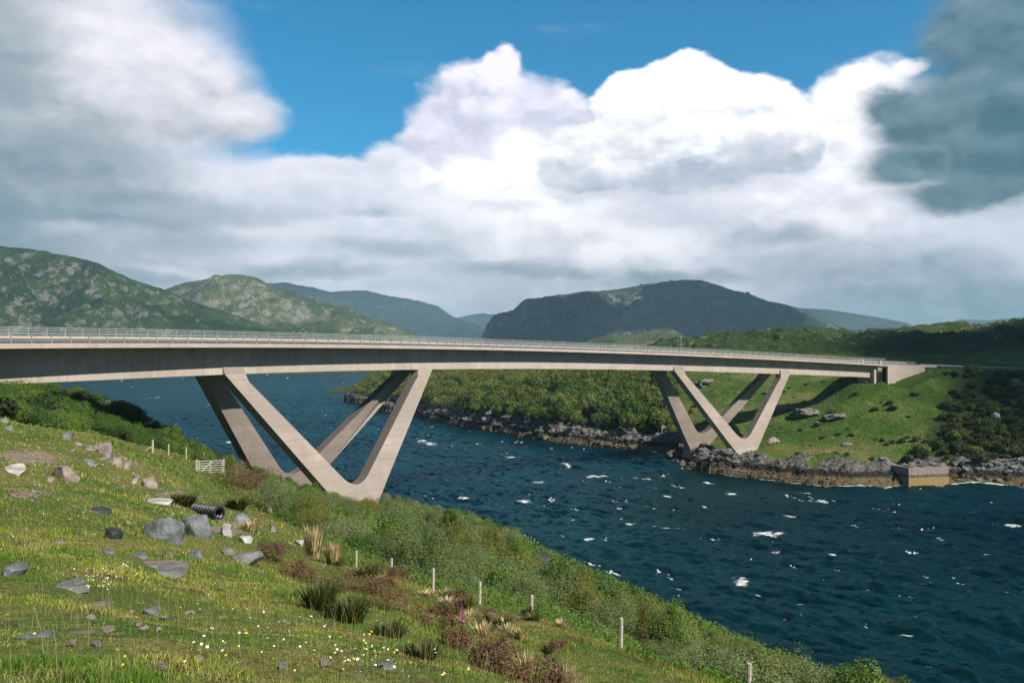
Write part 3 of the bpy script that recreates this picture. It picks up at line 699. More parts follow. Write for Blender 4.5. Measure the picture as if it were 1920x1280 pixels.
# embankment under the approach road, so that the turf meets its edge
def road_gap():
    me = bpy.data.objects['far_bank'].data; V = fp.copy()
    for s_ in np.arange(222, 420, 1.5):
        c = bpos(s_, -Wd/2, Wd/2*e_)[0]; d = np.hypot(V[:, 0]-c[0], V[:, 1]-c[1])
        w = 1-sstep(d, 8.5, 22); tgt = c[2]-.45-4.8*max(0, (240-s_)/20)
        V[:, 2] = V[:, 2]*(1-w)+tgt*w*1. if False else np.where(d < 22, V[:, 2]+w*(tgt-V[:, 2])*.35, V[:, 2])
    m_ = np.full(len(V), False)
    for s_ in np.arange(221, 420, 1.):
        c = bpos(s_, -Wd/2, Wd/2*e_)[0]; d = np.hypot(V[:, 0]-c[0], V[:, 1]-c[1]); m_ |= (d < 7.5) & (V[:, 2] > c[2]-.7)
        V[:, 2] = np.where((d < 7.5) & (V[:, 2] > c[2]-.7), c[2]-.7, V[:, 2])
    # the turf falls away below the near wing wall
    for s_ in np.arange(217, 247, 1.):
        for off in (1.5, 4., 7.):
            c = bpos(s_, off, 0)[0]; d = np.hypot(V[:, 0]-c[0], V[:, 1]-c[1]); lim = c[2]-.25-5.0*max(0, (239-s_)/19)-.12*off
            V[:, 2] = np.where((d < 3.2) & (V[:, 2] > lim), lim, V[:, 2])
    # clear the ground from the girder and abutment mouth
    for s_ in np.arange(180, 219, 1.5):
        c = bpos(s_, -Wd/2, -5.6)[0]; d = np.hypot(V[:, 0]-c[0], V[:, 1]-c[1])
        V[:, 2] = np.where((d < 9) & (V[:, 2] > c[2]), c[2], V[:, 2])
    me.vertices.foreach_set('co', V.astype(np.float32).ravel()); me.update(); far.Z = V[:, 2].reshape(FX.shape)
road_gap()

# ------------------------------------------------------------------ water
def ocean_tile(N, L, wind, A, seed, wdir, lmin, choppy=1.):
    r = np.random.default_rng(seed); k = np.fft.fftfreq(N, 1/N)*2*np.pi/L; KX, KY = np.meshgrid(k, k, indexing='ij'); K = np.hypot(KX, KY); K[0, 0] = 1
    Lw = wind**2/9.81; P_ = np.exp(-1/(K*Lw)**2)/K**4*np.exp(-(K*lmin)**2); c = (KX*math.cos(wdir)+KY*math.sin(wdir))/K
    P_ *= (np.abs(c)**2.2)*np.where(c < 0, .35, 1.); P_[0, 0] = 0
    g = (r.normal(size=(N, N))+1j*r.normal(size=(N, N)))*np.sqrt(P_)
    z = np.real(np.fft.ifft2(g)); sc = A/z.std(); z *= sc
    dx = np.real(np.fft.ifft2(-1j*KX/K*g))*sc*choppy; dy = np.real(np.fft.ifft2(-1j*KY/K*g))*sc*choppy
    jxx = 1+np.real(np.fft.ifft2(KX*KX/K*g))*sc*choppy; jyy = 1+np.real(np.fft.ifft2(KY*KY/K*g))*sc*choppy; jxy = np.real(np.fft.ifft2(KX*KY/K*g))*sc*choppy
    return z, dx, dy, jxx*jyy-jxy**2
WDIR = R(-155)
T1 = ocean_tile(512, 173., 4.7, .26, 3, WDIR, .2, 1.2); T2 = ocean_tile(512, 61.7, 2.5, .15, 4, WDIR+.35, .08, 1.0)
def samp(T, x, y, N, L):
    u = (x/L % 1)*N; v = (y/L % 1)*N; i = np.floor(u).astype(int); j = np.floor(v).astype(int); fu = u-i; fv = v-j; i2 = (i+1) % N; j2 = (j+1) % N; i %= N; j %= N
    return [t[i, j]*(1-fu)*(1-fv)+t[i2, j]*fu*(1-fv)+t[i, j2]*(1-fu)*fv+t[i2, j2]*fu*fv for t in T]
JT = float(np.percentile(T1[3], 8))-.1
CAPS = [(980, 940, 26, 5, 1), (1390, 1088, 24, 15, 1.6), (1545, 938, 9, 5, 1), (1786, 1081, 11, 5, 1), (1182, 985, 12, 7, .4), (1440, 1000, 42, 9, 1.3), (1250, 990, 40, 3, 1), (1120, 893, 26, 4, 1), (1062, 872, 12, 5, .5), (805, 832, 18, 5, .8), (790, 828, 8, 5, 1.2), (960, 856, 22, 3, 1),
        (1455, 1030, 18, 8, 1.5), (1900, 985, 22, 5, 1), (1330, 905, 14, 4, .8), (1216, 898, 9, 4, 1), (1320, 948, 7, 4, 1), (1160, 955, 6, 4, 1), (1075, 977, 6, 3, 1), (1500, 1125, 16, 3, 1), (1620, 1110, 20, 3, 1), (1768, 1012, 10, 6, 1), (1420, 1112, 8, 3, 1), (1700, 1190, 30, 3, 1), (1895, 1195, 16, 3, 1), (1010, 905, 20, 3, 1), (430, 828, 12, 3, 1), (295, 745, 6, 3, 1), (400, 758, 10, 3, 1), (600, 860, 8, 3, 1), (870, 935, 14, 2, 1), (1560, 1040, 10, 4, 1), (1640, 1050, 14, 4, 1), (1850, 1040, 10, 4, 1), (1480, 965, 20, 3, 1), (1250, 930, 12, 3, 1), (1370, 925, 16, 4, 1), (1100, 1010, 18, 2, 1), (1600, 985, 12, 3, 1)]
azs = np.linspace(-.86, .86, 900); rs = np.concatenate([[12, 25, 40], np.geomspace(52, 1200, 1150), np.geomspace(1250, 14000, 50)])
AZ, RS = np.meshgrid(azs, rs, indexing='ij'); wx = np.sin(AZ)*RS; wy = np.cos(AZ)*RS
ca, sa = math.cos(.5), math.sin(.5)
a1 = samp(T1, wx, wy, 512, 173.); a2 = samp(T2, wx*ca-wy*sa, wx*sa+wy*ca, 512, 61.7)
rough = .75+.6*fbm(wx/90., wy/90., 3, 91); fade = 1-sstep(RS, 900, 2500)*.8
wz = (a1[0]+a2[0])*rough*fade; ddx = a1[1]*rough*fade; ddy = a1[2]*rough*fade
J = a1[3]-.55*(1-a2[3])
foam = sstep(-J, -JT, -JT+.22)
grp = fbm(wx/13., wy/13., 3, 93)+.5*fbm(wx/70., wy/70., 2, 94)
foam = foam*sstep(grp, .0, .35)
for (px, py, rx, ry, k) in CAPS:
    q = ray(px, py); q = q*(HC/-q[2]); sx = rx/FPX*q[1]*.85; sy = ry/FPX*q[1]/(HC/q[1])*.75
    u = wx-q[0]; v = wy-q[1]; u, v = u*.94-v*.34*(k-1), v+u*.15*k
    d = (u/sx)**2+(v/sy)**2; m_ = d < 9
    t = np.exp(-d[m_]*1.3)*(.80+1.5*fbm(wx[m_]/2.2+px, wy[m_]/1.1, 4, 99)); foam[m_] = np.maximum(foam[m_], np.clip(t, 0, 1))
streak = 1.35*sstep(fbm((wx*math.cos(WDIR)+wy*math.sin(WDIR))/28., (-wx*math.sin(WDIR)+wy*math.cos(WDIR))/5.5, 5, 95, .6), .30, .52)*sstep(fbm(wx/60., wy/60., 3, 96), .05, .35)
# foam washing round the far shore
g = far(wx, wy); inb = (wx > -165) & (wx < 470) & (wy > 170) & (wy < 700)
wash = np.where(inb, sstep(g+1.2*fbm(wx/4., wy/4., 3, 97)+1.1*fbm(wx/14., wy/14., 3, 98), -1.9, -.3)*sstep(wx, 20, 50), 0)
me = np_mesh('water', np.stack([wx+ddx, wy+ddy, wz], -1).reshape(-1, 3), grid_faces(len(azs), len(rs)), None, True, {'foam': np.stack([foam, streak, wash], -1).reshape(-1, 3)})
def mat_water():
    m, b = new_mat('sea_water'); q = pos(b)
    A = attr(b, 'foam'); f, s, w = b.sep(A)
    n0 = b.noise(b.v('MULTIPLY', q, (1., 1., 0.)), .011, 3, .5)
    dcol = b.mix(b.sm(n0, .35, .65), (.0007, .0075, .0078, 1), (.0018, .022, .024, 1))
    # wind ripples, elongated across the wind
    rot = b.n('ShaderNodeVectorRotate', rotation_type='Z_AXIS'); b.set(rot.inputs[0], q); rot.inputs['Angle'].default_value = -WDIR
    r1 = b.noise(b.v('MULTIPLY', rot.outputs[0], (1., .38, 0.)), .9, 5, .62); r2 = b.noise(b.v('MULTIPLY', rot.outputs[0], (1., .5, 0.)), 3.4, 4, .6)
    h = b.m('ADD', b.m('MULTIPLY', r1, .5), b.m('MULTIPLY', r2, .12))
    lace = b.noise(q, 2.2, 6, .72); lace2 = b.noise(b.v('MULTIPLY', q, (1., 1., 0.)), .8, 5, .7)
    fm = b.m('ADD', b.sm(b.m('MULTIPLY', f, b.m('ADD', b.m('MULTIPLY', lace, 1.6), -.15)), .22, .5), b.m('MULTIPLY', b.sm(b.m('MULTIPLY', s, lace2), .36, .60), .5))
    fm = b.m('ADD', fm, b.sm(b.m('MULTIPLY', w, b.m('ADD', lace2, .35)), .32, .62), clamp=True)
    k = b.n('ShaderNodeBump'); k.inputs['Strength'].default_value = 1.; k.inputs['Distance'].default_value = .9; b.set(k.inputs['Height'], h)
    df = b.n('ShaderNodeBsdfDiffuse'); b.set(df.inputs[0], b.mix(fm, dcol, (.72, .76, .76, 1))); b.set(df.inputs['Normal'], k.outputs[0])
    gl = b.n('ShaderNodeBsdfGlossy'); gl.inputs[0].default_value = (.32, .62, .70, 1); gl.inputs['Roughness'].default_value = .2; b.set(gl.inputs['Normal'], k.outputs[0])
    fr_ = b.n('ShaderNodeFresnel'); fr_.inputs[0].default_value = 1.33; b.set(fr_.inputs['Normal'], k.outputs[0])
    fac = b.m('MULTIPLY', b.m('MINIMUM', b.m('MULTIPLY', fr_.outputs[0], .7), .32), b.m('SUBTRACT', 1., fm))
    mx = b.n('ShaderNodeMixShader'); b.set(mx.inputs[0], fac); b.nt.links.new(df.outputs[0], mx.inputs[1]); b.nt.links.new(gl.outputs[0], mx.inputs[2])
    o = b.n('ShaderNodeOutputMaterial'); b.nt.links.new(mx.outputs[0], o.inputs[0]); return m
me.materials.append(mat_water()); tag(ob('water', me), kind='structure')
# ------------------------------------------------------------------ haze
hm = bpy.data.materials.new('haze'); hm.use_nodes = True; hn = hm.node_tree; hn.nodes.clear()
hv = hn.nodes.new('ShaderNodeVolumePrincipled'); hv.inputs['Color'].default_value = (.48, .82, 1., 1); hv.inputs['Density'].default_value = HAZE; hv.inputs['Anisotropy'].default_value = .1
hn.links.new(hv.outputs[0], hn.nodes.new('ShaderNodeOutputMaterial').inputs['Volume'])
tag(MB().box((0, 6000, 296), (29500, 16500, 610)).obj('haze', hm), kind='stuff')

# ------------------------------------------------------------------ shadow clouds added out of view to shade the far mountains and right-hand slope
CLM = mat_simple('shadow_cloud_white', (.8, .8, .82), 1., 0., .05, .002)
def shadow_cloud(gx, gy, alt, rx, ry, rz_, rot, seed, label):
    k = (alt)/math.tan(SUN_EL); cx, cy = gx+math.cos(SUN_AZ)*k, gy+math.sin(SUN_AZ)*k
    V, F = IC[5]; V = V*(1+.22*vn3(V*1.7+seed, seed)+.13*vn3(V*4.1+seed, seed+1)+.07*vn3(V*9.+seed, seed+2))[:, None]; V[:, 2] = np.where(V[:, 2] < 0, V[:, 2]*.3, V[:, 2])
    V = V*np.array([rx, ry, rz_]); c, s_ = math.cos(rot), math.sin(rot); V = np.stack([V[:, 0]*c-V[:, 1]*s_, V[:, 0]*s_+V[:, 1]*c, V[:, 2]], 1)
    tag(ob('shadow_cloud', np_mesh('shadow_cloud', V, F, CLM, True), None, (cx, cy, alt)), kind='structure')
import bmesh
def ico(sub):
    bm = bmesh.new(); bmesh.ops.create_icosphere(bm, subdivisions=sub, radius=1.); V = np.array([v.co[:] for v in bm.verts]); F = np.array([[v.index for v in f.verts] for f in bm.faces]); bm.free(); return V, F
IC = {k: ico(k) for k in (1, 2, 4, 5)}
shadow_cloud(-60, 3900, 3000, 330, 800, 200, .1, 3, '')
shadow_cloud(760, 4050, 3000, 430, 900, 220, -.1, 5, '')
shadow_cloud(330, 440, 2600, 165, 300, 90, -.5, 6, '')

# ------------------------------------------------------------------ foliage
def mat_leaf(name, c1, c2, objvar=.35, trans=.22, tip=None):
    m, b = new_mat(name)
    r = orand(b); t = attr(b, 'tint', 'Fac')
    col = b.mix(r, (*c1, 1), (*c2, 1))
    col = b.mix(t, b.mix(1., col, (.45, .5, .45, 1), 'MULTIPLY'), b.mix(1., col, (1.45, 1.35, 1.2, 1), 'MULTIPLY'))
    return finish(m, b, col, .6, .25, trans=trans)
LF = dict(willow=mat_leaf('willow_leaf', (.14, .20, .07), (.23, .285, .13)), alder=mat_leaf('alder_leaf', (.06, .13, .025), (.16, .25, .05)),
          olive=mat_leaf('birch_leaf', (.16, .19, .04), (.22, .23, .06)), dark=mat_leaf('gorse_leaf', (.035, .062, .018), (.075, .10, .03)),
          wood=mat_leaf('woodland_leaf', (.07, .145, .028), (.19, .23, .06)),
          heather=mat_leaf('heather_twig', (.13, .07, .045), (.17, .10, .06), trans=.05), fern=mat_leaf('bracken_frond', (.09, .19, .02), (.16, .26, .035)),
          dry=mat_leaf('dry_stalk', (.42, .34, .19), (.5, .42, .25), trans=.1), rush=mat_leaf('rush_blade', (.06, .08, .02), (.12, .12, .035), trans=.1))
def leaf_quads(P_, N_, size, r, asp=.55):
    n = len(P_); a = r.normal(size=(n, 3)); t = np.cross(N_, a); t /= np.linalg.norm(t, axis=1)[:, None]+1e-9; u = np.cross(N_, t)
    s = (size*r.uniform(.6, 1.3, n))[:, None]
    V = np.stack([P_-t*s, P_-u*s*asp, P_+t*s, P_+u*s*asp], 1).reshape(-1, 3)
    return V, np.arange(4*n).reshape(n, 4)
def crown(r, n, rad, h, leaf, lobes=22, low=.12, spiky=0., asp=.55):
    """leaves in clumps: lobes spread over a rounded crown, sparse inside, gaps between them"""
    d = r.normal(size=(lobes, 3)); d[:, 2] = np.abs(d[:, 2])*1.0-.25; d /= np.linalg.norm(d, axis=1)[:, None]
    k = r.uniform(.45, .82, lobes)[:, None]; C = d*k*np.array([rad, rad, h*.55])+np.array([0, 0, h*.48]); C[:, 2] = np.maximum(C[:, 2], h*low)
    Lr = r.uniform(.24, .42, lobes)*rad*(1+spiky*r.uniform(-.3, .6, lobes))
    i = r.integers(0, lobes, n); q = r.normal(size=(n, 3)); q /= np.linalg.norm(q, axis=1)[:, None]
    rr = Lr[i]*r.uniform(.55, 1.08, n)**.6; P_ = C[i]+q*rr[:, None]*np.array([1, 1, .9+spiky*.6])
    P_[:, 2] = np.maximum(P_[:, 2], .03)
    N_ = q+r.normal(size=(n, 3))*.65+np.array([0, 0, .35]); N_ /= np.linalg.norm(N_, axis=1)[:, None]
    V, F = leaf_quads(P_, N_, leaf, r, asp)
    tint = np.clip(r.uniform(.25, .75, n)+.15*(i % 3-1), 0, 1)
    return V, F, np.repeat(tint, 4), C
def shrub_proto(seed, kind, n, rad, h, leaf, bark, lobes=22, spiky=0., asp=.55, stems=5):
    r = np.random.default_rng(seed); V, F, t, C = crown(r, n, rad, h, leaf, lobes, spiky=spiky, asp=asp)
    cm = np_mesh('crown', V, F, LF[kind], False, {'tint': t})
    mb = MB()
    for j in range(stems):
        c = C[r.integers(0, len(C))]; b0 = r.normal(size=3)*rad*.08; b0[2] = -.35
        mid = (b0+c)/2+r.normal(size=3)*rad*.06
        mb.tube([b0, mid, c], [rad*.035, rad*.025, rad*.01], 5)
    return cm, mb.mesh('stems', bark)
def zone_near(x, y, z):
    p, q = proj(np.array([x, y, z+1.])); a = 'below the left-hand pier' if p < 760 else 'behind the left fence posts' if p < 900 else 'behind the middle fence posts' if p < 1080 else 'behind the right fence posts' if p < 1400 else 'in the lower right of the thicket'
    return a+(', front row' if math.hypot(x, y) < 48 else ', middle rows' if math.hypot(x, y) < 85 else ', water side')
def zone_left(x, y, z):
    p, q = proj(np.array([x, y, z+1.])); return ('at the left picture edge' if p < 90 else 'in the bridge shadow' if p < 300 else 'near the pier')+(', lower' if q > 775 else ', upper')
def zone_wood(x, y, z):
    p, q = proj(np.array([x, y, z+4.])); return ('left of the left-hand pier leg' if p < 760 else 'left part' if p < 940 else 'middle part' if p < 1100 else 'beside the right-hand pier')+(', shore edge' if q > 765 else ', mid-slope' if q > 725 else ', upper rows')
def zone_scrub(x, y, z):
    p, q = proj(np.array([x, y, z+1.])); return ('left edge of it' if p < 1790 else 'middle of it' if p < 1860 else 'right edge of it')+(', near the shore' if q > 820 else ', halfway up' if q > 750 else ', near the road')
def place(protos, name, part2, pts, label, cat, group, hf, smin=.75, smax=1.25, seed=1, sink=.15, flat=1., zone=None, cap=None, hgt=2.7):
    r = random.Random(seed); out = []
    for k, (x, y) in enumerate(pts):
        cm, sm_ = protos[r.randrange(len(protos))]; z = float(hf(x, y))-sink; s = r.uniform(smin, smax)
        if cap is not None:   # how tall the photo lets a bush grow here before it hides what lies behind
            p_, q_ = proj(np.array([x, y, z])); tq = np.interp(float(p_), cap[0], cap[1])+r.uniform(-16, 7); mh = (float(q_)-tq)/FPX*y
            mh = min(np.interp(float(p_)+k_, cap[0], cap[1])*0+mh for k_ in (0,)); s = min(s, mh/hgt)
            if s < .32: continue
        o = empty(name, (x, y, z), label+(' '+zone(x, y, z) if zone else ''), cat, (group+' '+zone(x, y, z)) if zone else group, r.uniform(0, 6.28)); o.scale = (s*r.uniform(.85, 1.2), s*r.uniform(.85, 1.2), s*r.uniform(.8, 1.2)*flat)
        ob('crown', cm, o); ob(part2, sm_, o); out.append(o)
    return out
def scatter(x0, x1, y0, y1, sp, ok, seed, jit=.42):
    r = np.random.default_rng(seed); gx, gy = np.meshgrid(np.arange(x0, x1, sp), np.arange(y0, y1, sp), indexing='ij')
    gx = gx.ravel()+r.uniform(-jit, jit, gx.size)*sp; gy = gy.ravel()+r.uniform(-jit, jit, gy.size)*sp
    m = ok(gx, gy); p = np.stack([gx[m], gy[m]], 1); return p
def px_of(x, y, z): 
    return proj(np.stack([x, y, z], -1))
# thicket between the fence and the water
CAPN = np.array([(300, 850), (380, 858), (480, 878), (530, 905), (600, 922), (640, 940), (700, 945), (740, 935), (800, 950), (850, 968), (950, 995), (1000, 1035), (1100, 1090), (1200, 1130), (1280, 1170), (1400, 1212), (1560, 1255), (1700, 1290), (2000, 1400)], float).T
CAPL = np.array([(-200, 700), (0, 712), (60, 717), (130, 730), (250, 768), (370, 838), (420, 862), (500, 885), (600, 930)], float).T
PW = [shrub_proto(100+i, 'willow', 14000, 1.7, 2.5, .040, BARKP, 20, .55, .42) for i in range(4)]
PA = [shrub_proto(110+i, 'alder', 11000, 1.7, 2.7, .052, BARK, 18, .5, .6) for i in range(4)]
PO = [shrub_proto(120+i, 'olive', 12000, 1.6, 2.8, .040, BARK, 26, .6, .55) for i in range(3)]
PD = [shrub_proto(130+i, 'dark', 3600, 1.7, 2.1, .11, BARK, 22, .1, .5) for i in range(3)]
def near_ok(x, y):
    z = near(x, y); f = fside(x, y); p, q = px_of(x, y, z+2.)
    st_ = 4.0+1.4*fbm(x/9., y/9., 3, 301)+sstep(y, 24, 36)*4.2*(1-sstep(y, 46, 60))
    return (f > st_) & (z > 1.0) & (y > 14) & (y < 168) & (p > 380) & (p < 1990) & (q < 1330) & ~((np.abs(x+26) < 3.6) & (np.abs(y-150) < 4)) & ~((np.abs(x+39) < 3.5) & (np.abs(y-160) < 4)) & (x > -37) & ~((x < -27) & (y < 97))
P_ = scatter(-60, 50, 12, 168, 2.9, near_ok, 401)
ds = np.hypot(P_[:, 0], P_[:, 1]); P_ = P_[np.argsort(ds)]
r_ = random.Random(5); kn = fbm(P_[:, 0]/11., P_[:, 1]/11., 3, 302)
sets = {'willow': [], 'alder': [], 'olive': []}
for (x, y), v in zip(P_, kn):
    v += r_.uniform(-.22, .22); sets['willow' if v > .03 else 'alder' if v > -.2 else 'olive'].append((x, y))
place(PW, 'willow_shrub', 'stems', sets['willow'][:290], 'grey-green willow shrub', 'shrub', 'willow shrubs between the fence and the water', near, .5, 1.55, 3, zone=zone_near, cap=CAPN, hgt=3.1)
place(PA, 'alder_shrub', 'stems', sets['alder'][:290], 'mid green broad-leaved shrub', 'shrub', 'mid green shrubs between the fence and the water', near, .45, 1.5, 4, zone=zone_near, cap=CAPN, hgt=3.1)
place(PO, 'birch_shrub', 'stems', sets['olive'][:290], 'yellowish olive birch shrub', 'shrub', 'olive birch shrubs between the fence and the water', near, .5, 1.45, 5, zone=zone_near, cap=CAPN, hgt=3.1)
# hillside below the left end of the bridge
def left_ok(x, y):
    z = near(x, y); p, q = px_of(x, y, z+1.5)
    return (y > 98) & (y < 152) & (x < -37) & (z > 1) & (p > -40) & (p < 600) & (q < 870) & ((fside(x, y) > 2.) | (x < -46) & (y > 100)) & ~((np.abs(x+39) < 3.5) & (np.abs(y-160) < 4)) | ((y > 66) & (y < 104) & (x < -33-.1*(y-60)) & (p > -40) & (q < 800) & (q > 705) & (p < 130))
P2 = scatter(-95, -20, 58, 152, 2.5, left_ok, 402)
place(PA+PD, 'hillside_shrub', 'stems', [tuple(p) for p in P2[:299]], 'dark green shrub, left slope,', 'shrub', 'shrubs on the slope below the left end of the bridge', near, .7, 1.4, 6, flat=.85, zone=zone_left, cap=CAPL, hgt=2.6)
PB = [shrub_proto(140+i, k_, 11000, 1.0, 3.0, .042, BARK, 34, .6, .55, 7) for i, k_ in enumerate(('alder', 'olive', 'alder'))]
for i, (px, pt, Yd, lb) in enumerate([(846, 958, 88, 'tall olive birch on the water side of the thicket beside the left-hand pier'), (925, 978, 78, 'loose feathery birch standing out of the thicket above the water'), (972, 1008, 70, 'small loose birch beside the feathery one'), (765, 930, 105, 'dark green tree on the water side just right of the left-hand pier'), (1092, 1058, 56, 'small pointed birch on the water edge of the thicket'), (1185, 1100, 47, 'rounded olive birch on the water side behind the right fence posts'),
                                           (1252, 1118, 40, 'upright bright green sapling standing free above the water'), (1420, 1196, 34, 'pointed birch at the lower end of the thicket'), (1615, 1232, 32, 'bushy birch nearest the bottom right of the thicket'), (1345, 1200, 36, 'low green birch right of the upright sapling')]):
    g = at(px, pt, Yd); z0 = float(near(g[0], g[1])); h_ = max(1.6, g[2]-z0); cm, sm_ = PB[i % 3]; o = empty('young_birch', (g[0], g[1], z0-.1), lb, 'tree', None, i*1.3); k_ = h_/3.0; o.scale = (max(1., k_*.9), max(1., k_*.9), k_); ob('crown', cm, o); ob('stems', sm_, o)
print('near shrubs', {k: len(v) for k, v in sets.items()}, 'left', len(P2))

# woodland on the far shore
def tree_proto(seed, n, rad, h, leaf, kind='wood'):
    r = np.random.default_rng(seed); V, F, t, C = crown(r, n, rad, h*.85, leaf, 13, low=.15, spiky=.35); V[:, 2] += h*.1
    cm = np_mesh('crown', V, F, LF[kind], False, {'tint': t}); mb = MB().tube([(0, 0, -.8), (.1, 0, h*.3), (0, .1, h*.7)], [.26, .2, .08], 6)
    for j in range(4):
        c = C[r.integers(0, len(C))]; mb.tube([(0, 0, h*.25), tuple(c*.6+np.array([0, 0, h*.1])), tuple(c+np.array([0, 0, h*.1]))], [.13, .09, .04], 4)
    return cm, mb.mesh('trunk', BARKP)
PT = [tree_proto(200+i, 1900, 3.3, 6.2+.5*(i%3), .24) for i in range(6)]
def wood_ok(x, y):
    z = far(x, y); p, q = px_of(x, y, z+4.)
    return (z > 4.6+1.2*fbm(x/14., y/14., 3, 305)) & (p > 668) & (p < 1262+8*fbm(y/9., x/9., 2, 306)) & (q > 676) & (y < 720)
P3 = scatter(-140, 70, 270, 720, 4.7, wood_ok, 403)
d3 = np.hypot(P3[:, 0], P3[:, 1]); P3 = P3[np.argsort(d3)]
zz = far(P3[:, 0], P3[:, 1])
place(PT, 'woodland_tree', 'trunk', [tuple(p) for p in P3[:298]], 'rounded tree of the far-shore wood', 'tree', 'trees of the wood on the far shore', far, .65, 1.45, 7, .4, zone=zone_wood)
rest = P3[298:]; print('trees', len(P3))
if len(rest):
    Vs, Fs, Ts, c_n = [], [], [], 0
    for x, y in rest:
        cm = PT[r_.randrange(6)][0]; nv = len(cm.vertices); v = np.empty(nv*3, np.float32); cm.vertices.foreach_get('co', v); v = v.reshape(-1, 4, 3)[::2].reshape(-1, 3)
        tt = np.empty(nv, np.float32); cm.attributes['tint'].data.foreach_get('value', tt)
        a = r_.uniform(0, 6.28); s = r_.uniform(.8, 1.3); v = v*s; c_, s_ = math.cos(a), math.sin(a)
        v = np.stack([v[:, 0]*c_-v[:, 1]*s_+x, v[:, 0]*s_+v[:, 1]*c_+y, v[:, 2]+float(far(x, y))-.4], 1)
        Vs.append(v); Ts.append(tt.reshape(-1, 4)[::2].ravel()); Fs.append(np.arange(len(v)).reshape(-1, 4)+c_n); c_n += len(v)
    tag(ob('woodland', np_mesh('woodland', np.concatenate(Vs), np.concatenate(Fs), LF['wood'], False, {'tint': np.concatenate(Ts)})), kind='stuff')
# scrub on the right-hand slope
PS = [shrub_proto(220+i, 'dark', 1300, 2.2, 2.5, .26, BARK, 16, .1) for i in range(3)]+[shrub_proto(225, 'wood', 1300, 2.2, 2.8, .26, BARK, 16, .1)]
def scrub_ok(x, y):
    z = far(x, y); p, q = px_of(x, y, z+1.); e = fbm(x/12., y/12., 3, 307)
    return (z > 4.) & (p < 1960) & (q > 697) & (p+(q-760)*.7 > 1775-70*e) & (y < 300) & (fbm(x/7., y/7., 2, 308) > -.28)
P4 = scatter(85, 180, 190, 300, 4.1, scrub_ok, 404); print('scrub', len(P4))
place(PS, 'scrub_bush', 'stems', [tuple(p) for p in P4[:295]], 'bush in the dark right-hand scrub', 'bush', 'bushes in the scrub on the right-hand slope', far, .55, 1.15, 8, zone=zone_scrub)
def dot_ok(x, y):
    z = far(x, y); p, q = px_of(x, y, z); return (z > 4.5) & (p > 1420) & (p < 1790) & (q > 702) & (y < 330) & (fbm(x/10., y/10., 2, 309) > .12)
P6 = scatter(50, 150, 200, 330, 5.2, dot_ok, 405)
place(PS, 'low_bush', 'stems', [tuple(p) for p in P6[:40]], 'low dark bush dotted on the green slope', 'bush', 'low bushes dotted on the green slope', far, .18, .5, 9, .1, .7)
P5 = [(1560, 778), (1532, 800), (1668, 758), (1676, 768), (1655, 828), (1672, 832), (1690, 830), (1702, 822), (1718, 828), (1598, 818), (1604, 740), (1790, 706), (1775, 703), (1812, 708), (1640, 770), (1716, 742), (1300, 745), (1312, 760), (1296, 775), (1500, 808)]
LB = ['tiny dark bush right of the pale rock outcrop under the bridge', 'tiny dark bush on the grass below the pale rock outcrop', 'dark bush on the green slope below the abutment', 'smaller of the two dark bushes below the abutment', 'leftmost brown-green bush of the row above the jetty', 'second bush from the left in the row above the jetty', 'middle bush of the row above the jetty', 'fourth bush of the row above the jetty', 'rightmost bush of the row above the jetty', 'small dark bush on the grass above the heather mound', 'small bush under the right end of the girder', 'dark round bush on the verge below the crash barrier', 'left small bush beside the round bush below the crash barrier', 'right small bush beside the round bush below the crash barrier', 'low bush midway down the slope right of the rock outcrop', 'low bush on the slope between the abutment and the dark scrub', 'upper bush on the grass between the legs of the right-hand pier', 'middle bush on the grass between the legs of the right-hand pier', 'lower bush on the grass between the legs of the right-hand pier', 'small dark bush on the open grass right of the right-hand pier']
for (px, py), lb in zip(P5, LB):
    h_ = hit(px, py, far, 180, 500, 4000); place(PS, 'bush', 'stems', [(h_[0], h_[1])], lb, 'bush', None, far, .35, .65, int(px))

# ------------------------------------------------------------------ grass
def blades(P_, hgt, wid, col, lean, seed, name, mat, mid=True, kind='stuff'):
    r = np.random.default_rng(seed); n = len(P_); a = r.uniform(0, 2*np.pi, n); d = np.stack([np.cos(a), np.sin(a), 0*a], 1); b_ = r.uniform(0, 2*np.pi, n)
    ld = np.stack([np.cos(b_), np.sin(b_), 0*b_], 1)*(lean*r.uniform(.2, 1.2, n)*hgt)[:, None]
    w = (wid/2)[:, None]; up = np.array([0, 0, 1.])*hgt[:, None]; B0 = P_-np.array([0, 0, .02])
    if mid:
        M = B0+ld*.32+up*.58; T = B0+ld+up*(.97)
        V = np.stack([B0-d*w, B0+d*w, M+d*w*.75, M-d*w*.75, T], 1).reshape(-1, 3); i = np.arange(n)*5
        F = [np.stack([i, i+1, i+2, i+3], 1), np.stack([i+3, i+2, i+4], 1)]; k = 5
    else:
        T = B0+ld+up; V = np.stack([B0-d*w, B0+d*w, T], 1).reshape(-1, 3); i = np.arange(n)*3; F = [np.stack([i, i+1, i+2], 1)]; k = 3
    me = np_mesh(name, V, F, mat, False, {'gcol': np.repeat(col, k, 0)})
    return tag(ob(name, me), kind=kind)
def mat_grass():
    m, b = new_mat('grass_blade'); return finish(m, b, attr(b, 'gcol'), .6, .25, trans=.25)
GR = mat_grass()
def grass_pts(n, r0, r1, pw, seed, amin=-.62, amax=.62):
    r = np.random.default_rng(seed); u = r.uniform(0, 1, n); e = 1-pw
    rr = (r0**e+u*(r1**e-r0**e))**(1/e) if abs(e) > 1e-6 else r0*(r1/r0)**u
    a = r.uniform(amin, amax, n); x = np.sin(a)*rr; y = np.cos(a)*rr; return x, y, rr
def mixc(t, a, c): return np.asarray(a)[None]*(1-t[:, None])+np.asarray(c)[None]*t[:, None]
